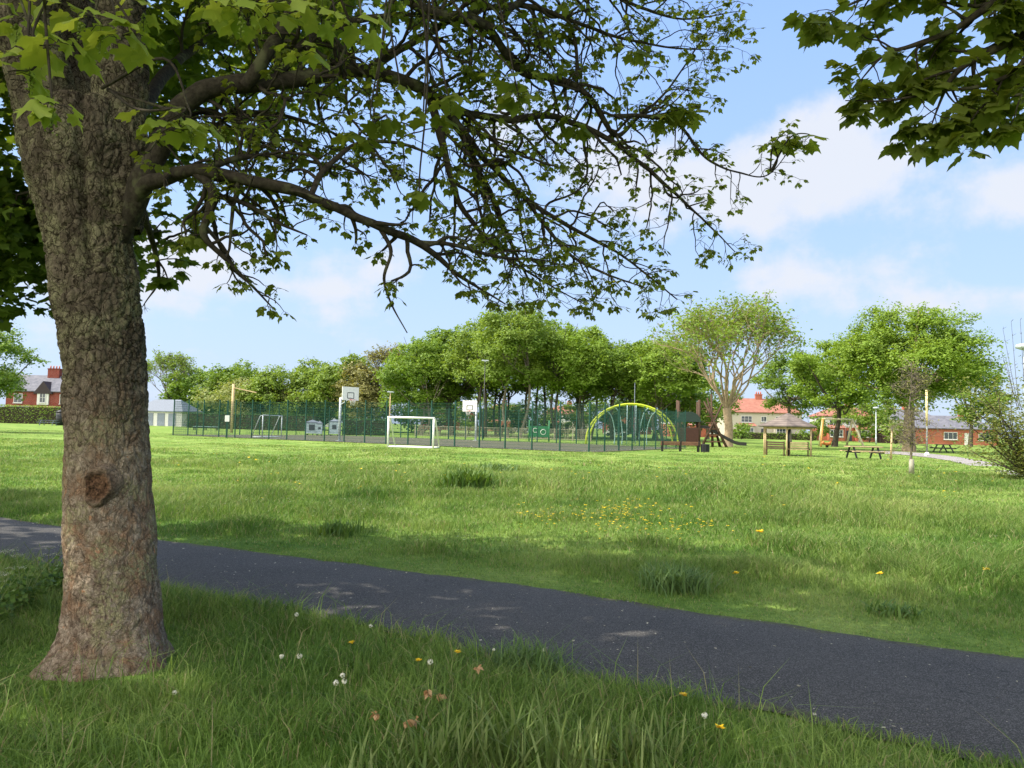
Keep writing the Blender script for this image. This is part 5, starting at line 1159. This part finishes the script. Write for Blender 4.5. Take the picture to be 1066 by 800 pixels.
def car(label, px, Y, rz, paint):
    t = thing('parked_car', label, 'car', GY(px, Y), rz, 'cars parked beyond the playground'); L, Wd = 4.1, 1.7; side = [(-2.05, .35), (-2.0, .85), (-1.55, .95), (-1.0, 1.42), (.35, 1.45), (1.0, .98), (1.85, .85), (2.05, .6), (2.05, .3)]
    m = MB(); n = len(side); v = [(x, -Wd / 2 * (1 if z < 1 else .85), z) for x, z in side] + [(x, Wd / 2 * (1 if z < 1 else .85), z) for x, z in side]; m.poly(v, [tuple(range(n)), tuple(range(2 * n - 1, n - 1, -1))] + [(i, n + i, n + (i + 1) % n, (i + 1) % n) for i in range(n)]); m.build('body', paint, t)
    for s in (-1, 1):
        m = MB(); m.poly([(-1.32, s * (Wd / 2 * .93), 1.0), (-.92, s * (Wd / 2 * .87), 1.36), (.30, s * (Wd / 2 * .87), 1.38), (.82, s * (Wd / 2 * .93), 1.0), (-1.32, s * (Wd / 2 * .93 + .03), 1.0), (-.92, s * (Wd / 2 * .87 + .03), 1.36), (.30, s * (Wd / 2 * .87 + .03), 1.38), (.82, s * (Wd / 2 * .93 + .03), 1.0)], [(0, 1, 2, 3), (7, 6, 5, 4), (0, 4, 5, 1), (1, 5, 6, 2), (2, 6, 7, 3), (3, 7, 4, 0)]); m.build('side_window', GLASS, t)
        for x in (-1.3, 1.3):
            m = MB(); m.tube([(x, s * .70, .32), (x, s * .88, .32)], .32, 14); m.build('wheel', IRON, t)
for a in ((447, 140, R(10), 'red', (150, 40, 36)), (540, 142, R(170), 'silver', (170, 174, 180)), (575, 142, R(5), 'dark blue', (40, 50, 72)), (640, 142, R(-5), 'white', (214, 214, 210))):
    car(a[3] + ' car parked beyond the railing, glimpsed through the court fence', a[0], a[1], a[2], plain('car_paint_' + a[3].replace(' ', '_'), a[4], .3, .02))

# ------------------------------------------------------------------ right edge: sapling and shrub
def sapling():
    b = G(949, 494); t = thing('young_sapling', 'young twiggy sapling, nearly leafless and brown, with a pale trunk guard', 'tree', b); r = np.random.default_rng(5); w = NP(); L = []
    tr_ = crom([(0, 0, 0), (-.02, 0, .6), (.03, 0, 1.4), (-.06, .02, 2.4), (.02, 0, 3.3), (.0, 0, 4.2)], 6); w.tube(tr_, np.linspace(.055, .012, len(tr_)), 7)
    for i in range(105):
        k = r.integers(10, len(tr_) - 1); a = r.uniform(0, 6.28); d = unit((math.cos(a), math.sin(a) , r.uniform(-.25, .9))); l = r.uniform(.5, 1.35) * (1.15 - k / len(tr_) * .5); p = tr_[k]; pts = [p]
        for j in range(5): d = unit(d + r.normal(0, .22, 3) - (0, 0, .07)); pts.append(pts[-1] + d * l / 5)
        w.tube(pts, np.linspace(.015, .004, 6), 4)
        for j in range(1, 6):
            q = pts[j]; e = unit(d + r.normal(0, .8, 3)); w.tube([q, q + e * .14, q + e * .28 + (0, 0, -.03)], [.007, .005, .003], 3)
            for m in range(2): 
                o = r.normal(0, 1, 3); L.append((q + e * .25 + r.normal(0, .06, 3), o, r.normal(0, 1, 3) + (0, 0, 1), r.uniform(.05, .10)))
    w.build('trunk', T_GREY, t); crown_mesh('crown', F_BROWN, t, L, CARD_V, CARD_T); m = MB(); m.tube([(0, 0, 0), (0, 0, .56)], [.10, .085], 10); m.build('trunk_guard', plain('guard_grey', (150, 146, 130)), t)
sapling()
def edge_shrub():
    b = GY(1080, 24.5); t = thing('tall_shrub', 'tall olive shrub at the right edge with bare shoots standing above it', 'shrub', b); r = np.random.default_rng(9); w = NP(); L = []
    for i in range(46):
        a = r.uniform(0, 6.28); d = unit((math.cos(a) * .7, math.sin(a) * .7, r.uniform(.5, 1.6))); l = r.uniform(1.7, 4.1); p = np.array((r.normal(0, .12), r.normal(0, .12), 0.)); pts = [p]
        for j in range(7): d = unit(d + r.normal(0, .14, 3) + (0, 0, .05)); pts.append(pts[-1] + d * l / 7)
        w.tube(pts, np.linspace(.035, .008, 8), 5)
        for j in range(1, 8):
            for m in range(64 if pts[j][2] < 3.2 else 16):
                a2 = r.uniform(0, 6.28); o = np.array((math.cos(a2), math.sin(a2), r.uniform(-.5, .5))); L.append((pts[j] + r.normal(0, .19, 3), o, r.normal(0, .5, 3) + (0, 0, 1), r.uniform(.06, .12)))
    for i in range(24):
        a = r.uniform(0, 6.28); p = np.array((.5 * math.cos(a), .5 * math.sin(a), 2.3)); pts = crom([p, p * (1.3, 1.3, 1.3), (p[0] * 1.6 + r.normal(0, .1), p[1] * 1.6, r.uniform(3.8, 5.3))], 5); w.tube(pts, np.linspace(.014, .005, len(pts)), 4)
        for k in range(4, len(pts)):
            for s in range(2): q = pts[k]; w.tube([q, q + (r.normal(0, .05), r.normal(0, .05), .07)], [.006, .003], 3)
    w.build('stems', T_DARK, t); crown_mesh('foliage', leafmat('leaves_shrub', (.12, .16, .035), (.25, .27, .085), .4), t, L, CARD_V, CARD_T)
edge_shrub()

# ------------------------------------------------------------------ plants of the verge and the meadow
BLADE_D = leafmat('tussock_leaves', (.07, .14, .035), (.15, .23, .075), .3); STRAP = leafmat('strap_leaves', (.075, .135, .022), (.20, .25, .085), .3); DRY = leafmat('dry_petals', (.36, .20, .09), (.50, .32, .18), .3)
WEED = leafmat('weed_leaves', (.06, .13, .025), (.13, .21, .045), .3)
def tussock(label, px, py, rad, h, n, seed, mat, w=.008, cat='grass clump', name='grass_tussock', group='grass clumps in the meadow', wd=.3, spread=1.):
    b = G(px, py); t = thing(name, label, cat, b, 0, group); r = np.random.default_rng(seed); q = NP()
    for i in range(n):
        a = r.uniform(0, 6.28); l = r.uniform(.5, 1.15) * h; d = np.array((math.cos(a), math.sin(a))); k = r.uniform(.15, 1.0) * spread; o = r.normal(0, rad * wd, 2)
        p = np.array([(o[0] + d[0] * k * l * s ** 1.6, o[1] + d[1] * k * l * s ** 1.6, l * (s - .35 * k * s ** 3)) for s in (0, .3, .6, .85, 1.)]); sd = np.array((-d[1], d[0], 0)) * w / 2 * r.uniform(.7, 1.4); ww = np.array((1, 1, .85, .5, .05))[:, None]
        v = np.concatenate([p - sd * ww, p + sd * ww]); tt = [x for j in range(4) for x in ((j, j + 1, 6 + j), (j, 6 + j, 5 + j))]; q.add(v, np.array(tt))
    q.build('blades', mat, t, False); return t
tussock('bluish tussock of coarse grass beside the far edge of the path', 704, 614, .30, .26, 620, 1, BLADE_D, .010, wd=.45)
tussock('dark leafy clump standing alone in the middle of the sunny meadow', 487, 509, .5, .46, 560, 2, WEED, .034, wd=.42, spread=1.0)
tussock('lower wide clump just behind the dark leafy one', 516, 492, .6, .36, 260, 3, BLADE_D, .03, wd=.6, spread=1.0)
tussock('dark weed clump on the right of the meadow', 970, 537, .35, .2, 220, 4, WEED, .03, wd=.5, spread=.7)
tussock('small weed clump at the far right of the meadow', 1040, 545, .25, .16, 140, 5, WEED, .03, wd=.5, spread=.7)
tussock('dark clump in the meadow right of the big trunk', 352, 557, .3, .2, 220, 6, WEED, .02, wd=.5, spread=.7)
tussock('flat clump of broad leaves at the path edge on the right', 928, 640, .2, .11, 90, 7, WEED, .02, wd=.5)
tussock('dark grass clump at the near edge of the path', 548, 706, .22, .24, 520, 8, BLADE_D, .007, wd=.5, group='grass clumps on the verge')
for i, (px, py, lab) in enumerate(((452, 812, 'left one of the strap-leaved clumps at the bottom of the picture'), (530, 806, 'strap-leaved clump at the bottom, in the middle'), (600, 815, 'strap-leaved clump right of the middle one at the bottom'), (660, 800, 'narrow strap-leaved clump farthest right at the bottom'), (395, 835, 'short strap-leaved clump farthest left at the bottom'))):
    tussock(lab, px, py, .2, (.30, .32, .30, .26, .22)[i], 95, 20 + i, STRAP, .011, 'plant', 'strap_leaved_plant', 'fading bulb leaves on the verge', .5, .75)
def withered(i, px, py, lab):
    b = G(px, py); t = thing('withered_flower', lab, 'flower', b, 0, 'withered flowers on the verge'); r = np.random.default_rng(300 + i); h = r.uniform(.16, .24); w = NP(); c = crom([(0, 0, 0), (.01, 0, h * .6), (.03, .01, h), (.055, .01, h - .02)], 5); w.tube(c, .0028, 5); w.build('stem', STRAP, t); L = []
    for k in range(14): L.append((c[-1] + r.normal(0, .005, 3), r.normal(0, .6, 3) + (.3, 0, -.9), r.normal(0, 1, 3), r.uniform(.02, .042)))
    crown_mesh('flower_head', DRY, t, L, CARD_V, CARD_T)
for i, (px, py, lab) in enumerate(((408, 800, 'withered tan flower head lowest of the group at the bottom'), (417, 792, 'withered flower head above the lowest one'), (432, 765, 'withered tan flower left of the dandelion clocks in the middle'), (444, 758, 'withered flower beside the middle clocks'), (376, 790, 'withered flower farthest left, deep in the grass'), (486, 735, 'withered flower on the slope near the path edge'))): withered(i, px, py, lab)
PUFF = leafmat('dandelion_fluff', (.62, .62, .58), (.78, .78, .74), .4); DYEL = leafmat('dandelion_yellow', (.75, .50, .015), (.85, .62, .03), .25); STALK = leafmat('flower_stalk', (.13, .19, .05), (.22, .26, .09), .25)
def fluff(c, rad, r, n=30):
    L = []
    for k in range(n):
        d = unit(r.normal(0, 1, 3)); L.append((c + d * rad * .55, unit(np.cross(d, r.normal(0, 1, 3))), d, rad * .6))
    return L
def clock(i, px, py, h, lab, k):
    b = G(px, py); t = thing('dandelion_clock', lab, 'dandelion', b, 0, 'dandelion clocks on the verge'); r = np.random.default_rng(400 + i); w = NP(); c = crom([(0, 0, 0), (r.normal(0, .015), r.normal(0, .015), h * .5), (r.normal(0, .02), r.normal(0, .02), h)], 5); w.tube(c, .0026, 5); w.build('stalk', STALK, t); crown_mesh('seed_head', PUFF, t, [(q - d_ * s_ * .5, d_, n_, s_) for q, d_, n_, s_ in fluff(c[-1], k, r)], CARD_V, CARD_T)
CL = [(302, 672, .20, 'dandelion clock at the path edge right of the trunk', .024), (289, 726, .22, 'dandelion clock in the grass, leftmost of the pair below the path edge', .022), (318, 728, .22, 'dandelion clock, right one of the pair below the path edge', .026), (356, 757, .24, 'dandelion clock, upper left of the tight cluster', .022), (345, 762, .22, 'dandelion clock, lowest of the tight cluster', .024), (361, 764, .24, 'dandelion clock, right one of the tight cluster', .022), (388, 680, .18, 'dandelion clock standing against the tarmac left of the middle', .022),
      (443, 742, .26, 'dandelion clock in the middle of the verge', .026), (573, 706, .16, 'dandelion clock against the tarmac right of the dark clump', .022), (735, 795, .20, 'dandelion clock low on the right of the verge', .026), (180, 740, .10, 'dandelion clock close to the foot of the big trunk', .020), (507, 722, .24, 'thin dandelion clock beside the dark grass clump', .014)]
for i, c in enumerate(CL): clock(i, *c)
def flower(i, px, py, h, lab, group, rad=.016, seedh=False):
    b = G(px, py); t = thing('dandelion_flower', lab, 'dandelion', b, 0, group); r = np.random.default_rng(500 + i); w = NP(); w.tube([(0, 0, 0), (.005, 0, h * .5), (.01, 0, h)], .0025 * (1 + rad * 10), 4); w.build('stalk', STALK, t); L = []
    for k in range(26):
        a = 6.28 * k / 26 + r.normal(0, .1); L.append((np.array((.01, 0, h)), np.array((math.cos(a), math.sin(a), r.uniform(.1, .8))), np.array((0, 0, 1.)) + r.normal(0, .2, 3), rad * r.uniform(.8, 1.3)))
    crown_mesh('flower_head', DYEL, t, L, CARD_V, CARD_T)
FL = [(363, 690, .12, 'yellow dandelion on the verge below the path edge', 'verge dandelions', .022), (433, 718, .16, 'yellow dandelion left of the middle clock', 'verge dandelions', .018), (474, 704, .14, 'yellow dandelion left of the dark grass clump', 'verge dandelions', .02), (709, 748, .12, 'yellow dandelion at the path edge on the right', 'verge dandelions', .022), (747, 785, .12, 'yellow dandelion beside the low right clock', 'verge dandelions', .022),
      (765, 612, .14, 'yellow dandelion right of the bluish tussock', 'meadow dandelions', .03), (915, 612, .14, 'yellow dandelion pair in the long grass on the right', 'meadow dandelions', .032), (1026, 607, .14, 'yellow dandelion farthest right in the long grass', 'meadow dandelions', .034), (790, 568, .18, 'yellow dandelion above the bluish tussock', 'meadow dandelions', .05)]
for i, c in enumerate(FL): flower(i, *c)
def buttercups():
    r = np.random.default_rng(17); V, T, n = [], [], 0; pts = []
    for cx, cy_, k, sx, sy in ((610, 552, 62, 30, 7), (655, 545, 64, 26, 6), (650, 562, 56, 34, 9), (705, 563, 44, 22, 5), (740, 558, 14, 40, 12), (560, 552, 14, 14, 4), (880, 520, 20, 110, 14), (300, 500, 30, 120, 14), (560, 500, 24, 120, 9), (900, 495, 18, 100, 8)):
        for _ in range(k): pts.append((r.normal(cx, sx), r.normal(cy_, sy)))
    P_, D, Nn, Sz = [], [], [], []
    for px, py in pts:
        b = np.array(G(px, max(476, py))); s = .0022 * b[1] * r.uniform(.6, 1.25); h = r.uniform(.16, .27)
        for k in range(5):
            a = 6.28 * k / 5 + r.uniform(0, 1); P_.append(b + (0, 0, h)); D.append((math.cos(a), math.sin(a), r.uniform(.1, .6))); Nn.append((r.normal(0, .2), r.normal(0, .2), 1)); Sz.append(s)
    v, t = put_leaves(np.array(P_), np.array(D, float), np.array(Nn, float), np.array(Sz), CARD_V, CARD_T); o = mesh_np('buttercups', v, t, None, DYEL); tag(o, 'drift of small yellow buttercups in the meadow grass', 'flowers', kind='stuff')
    # pale daisies and seed heads dotted over the meadow
    P_, D, Nn, Sz = [], [], [], []
    for _ in range(1300):
        Y = 9 + 38 * r.random() ** 1.4; x = r.uniform(-.66, .7) * Y; a, _b = path_side(np.array([x]), np.array([Y]))
        if a[0] < .6: continue
        z = gz(x, Y) + r.uniform(.08, .2); s = .0011 * Y * r.uniform(.6, 1.3)
        for k in range(4):
            q = 6.28 * k / 4 + r.uniform(0, 1); P_.append((x, Y, z)); D.append((math.cos(q), math.sin(q), .3)); Nn.append((0, 0, 1)); Sz.append(s)
    v, t = put_leaves(np.array(P_), np.array(D, float), np.array(Nn, float), np.array(Sz), CARD_V, CARD_T); o = mesh_np('meadow_daisies', v, t, None, PUFF); tag(o, 'tiny pale flower heads scattered over the meadow', 'flowers', kind='stuff')
buttercups()
def path_litter():
    r = np.random.default_rng(21); n = 2200; s = r.uniform(0, 1, n); k = (s * (len(far_e) - 1)).astype(int); u = r.beta(.7, .7, n); p = far_e[k] * u[:, None] + near_e[k] * (1 - u[:, None]); p += r.normal(0, .05, p.shape); a, b = path_side(p[:, 0], p[:, 1]); ok = (a < -.06) & (b < -.06); p = p[ok]; n = len(p)
    pos = np.stack([p[:, 0], p[:, 1], .036 + 0 * p[:, 0]], 1); q = r.uniform(0, 6.28, n); D = np.stack([np.cos(q), np.sin(q), .05 + 0 * q], 1); v, t = put_leaves(pos, D, np.array((0, 0, 1.)) + r.normal(0, .25, (n, 3)), r.uniform(.010, .032, n) * r.uniform(.5, 1.2, n), CARD_V, CARD_T)
    tag(mesh_np('fallen_petals', v, t, None, leafmat('fallen_bits', (.18, .15, .09), (.48, .44, .33), .1)), 'fallen bud scales and petals lying on the tarmac', 'litter', kind='stuff')
path_litter()
def cow_parsley(label, px, py, h, seed):
    b = G(px, py); t = thing('cow_parsley', label, 'plant', b, 0, 'cow parsley beside the trunk'); r = np.random.default_rng(seed); w = NP(); L = []; F = []
    for i in range(16):
        a = r.uniform(0, 6.28); d = np.array((math.cos(a), math.sin(a), 0)); l = h * r.uniform(.5, 1.1); c = crom([(0, 0, 0), d * l * .2 + (0, 0, l * .55), d * l * .5 + (0, 0, l * .95)], 5); w.tube(c, np.linspace(.004, .0018, len(c)), 4)
        for k in range(3, len(c)):
            for m in range(4): L.append((c[k] * (1, 1, .62) + r.normal(0, .035, 3), r.normal(0, 1, 3), np.array((0, 0, 1.)) + r.normal(0, .4, 3), r.uniform(.02, .05)))
        if i < 7:
            for m in range(12):
                q = r.uniform(0, 6.28); e = c[-1] + np.array((math.cos(q), math.sin(q), .25)) * r.uniform(.01, .045); w.tube([c[-1], e], .0009, 3)
                for z in range(4): F.append((e + r.normal(0, .004, 3), r.normal(0, 1, 3) * (1, 1, .2), np.array((0, 0, 1.)), .008))
    w.build('stems', STALK, t); crown_mesh('leaves', WEED, t, L, SMALL_V, SMALL_T); crown_mesh('flower_umbels', PUFF, t, F, CARD_V, CARD_T)
for i, (px, py, lab) in enumerate(((22, 640, 'flowering cow parsley at the left edge, nearest the trunk foot'), (48, 622, 'flowering cow parsley between the left edge and the trunk, beside the tarmac'), (-14, 660, 'flowering cow parsley cut by the left edge of the picture'))): cow_parsley(lab, px, py, .5, 70 + i)
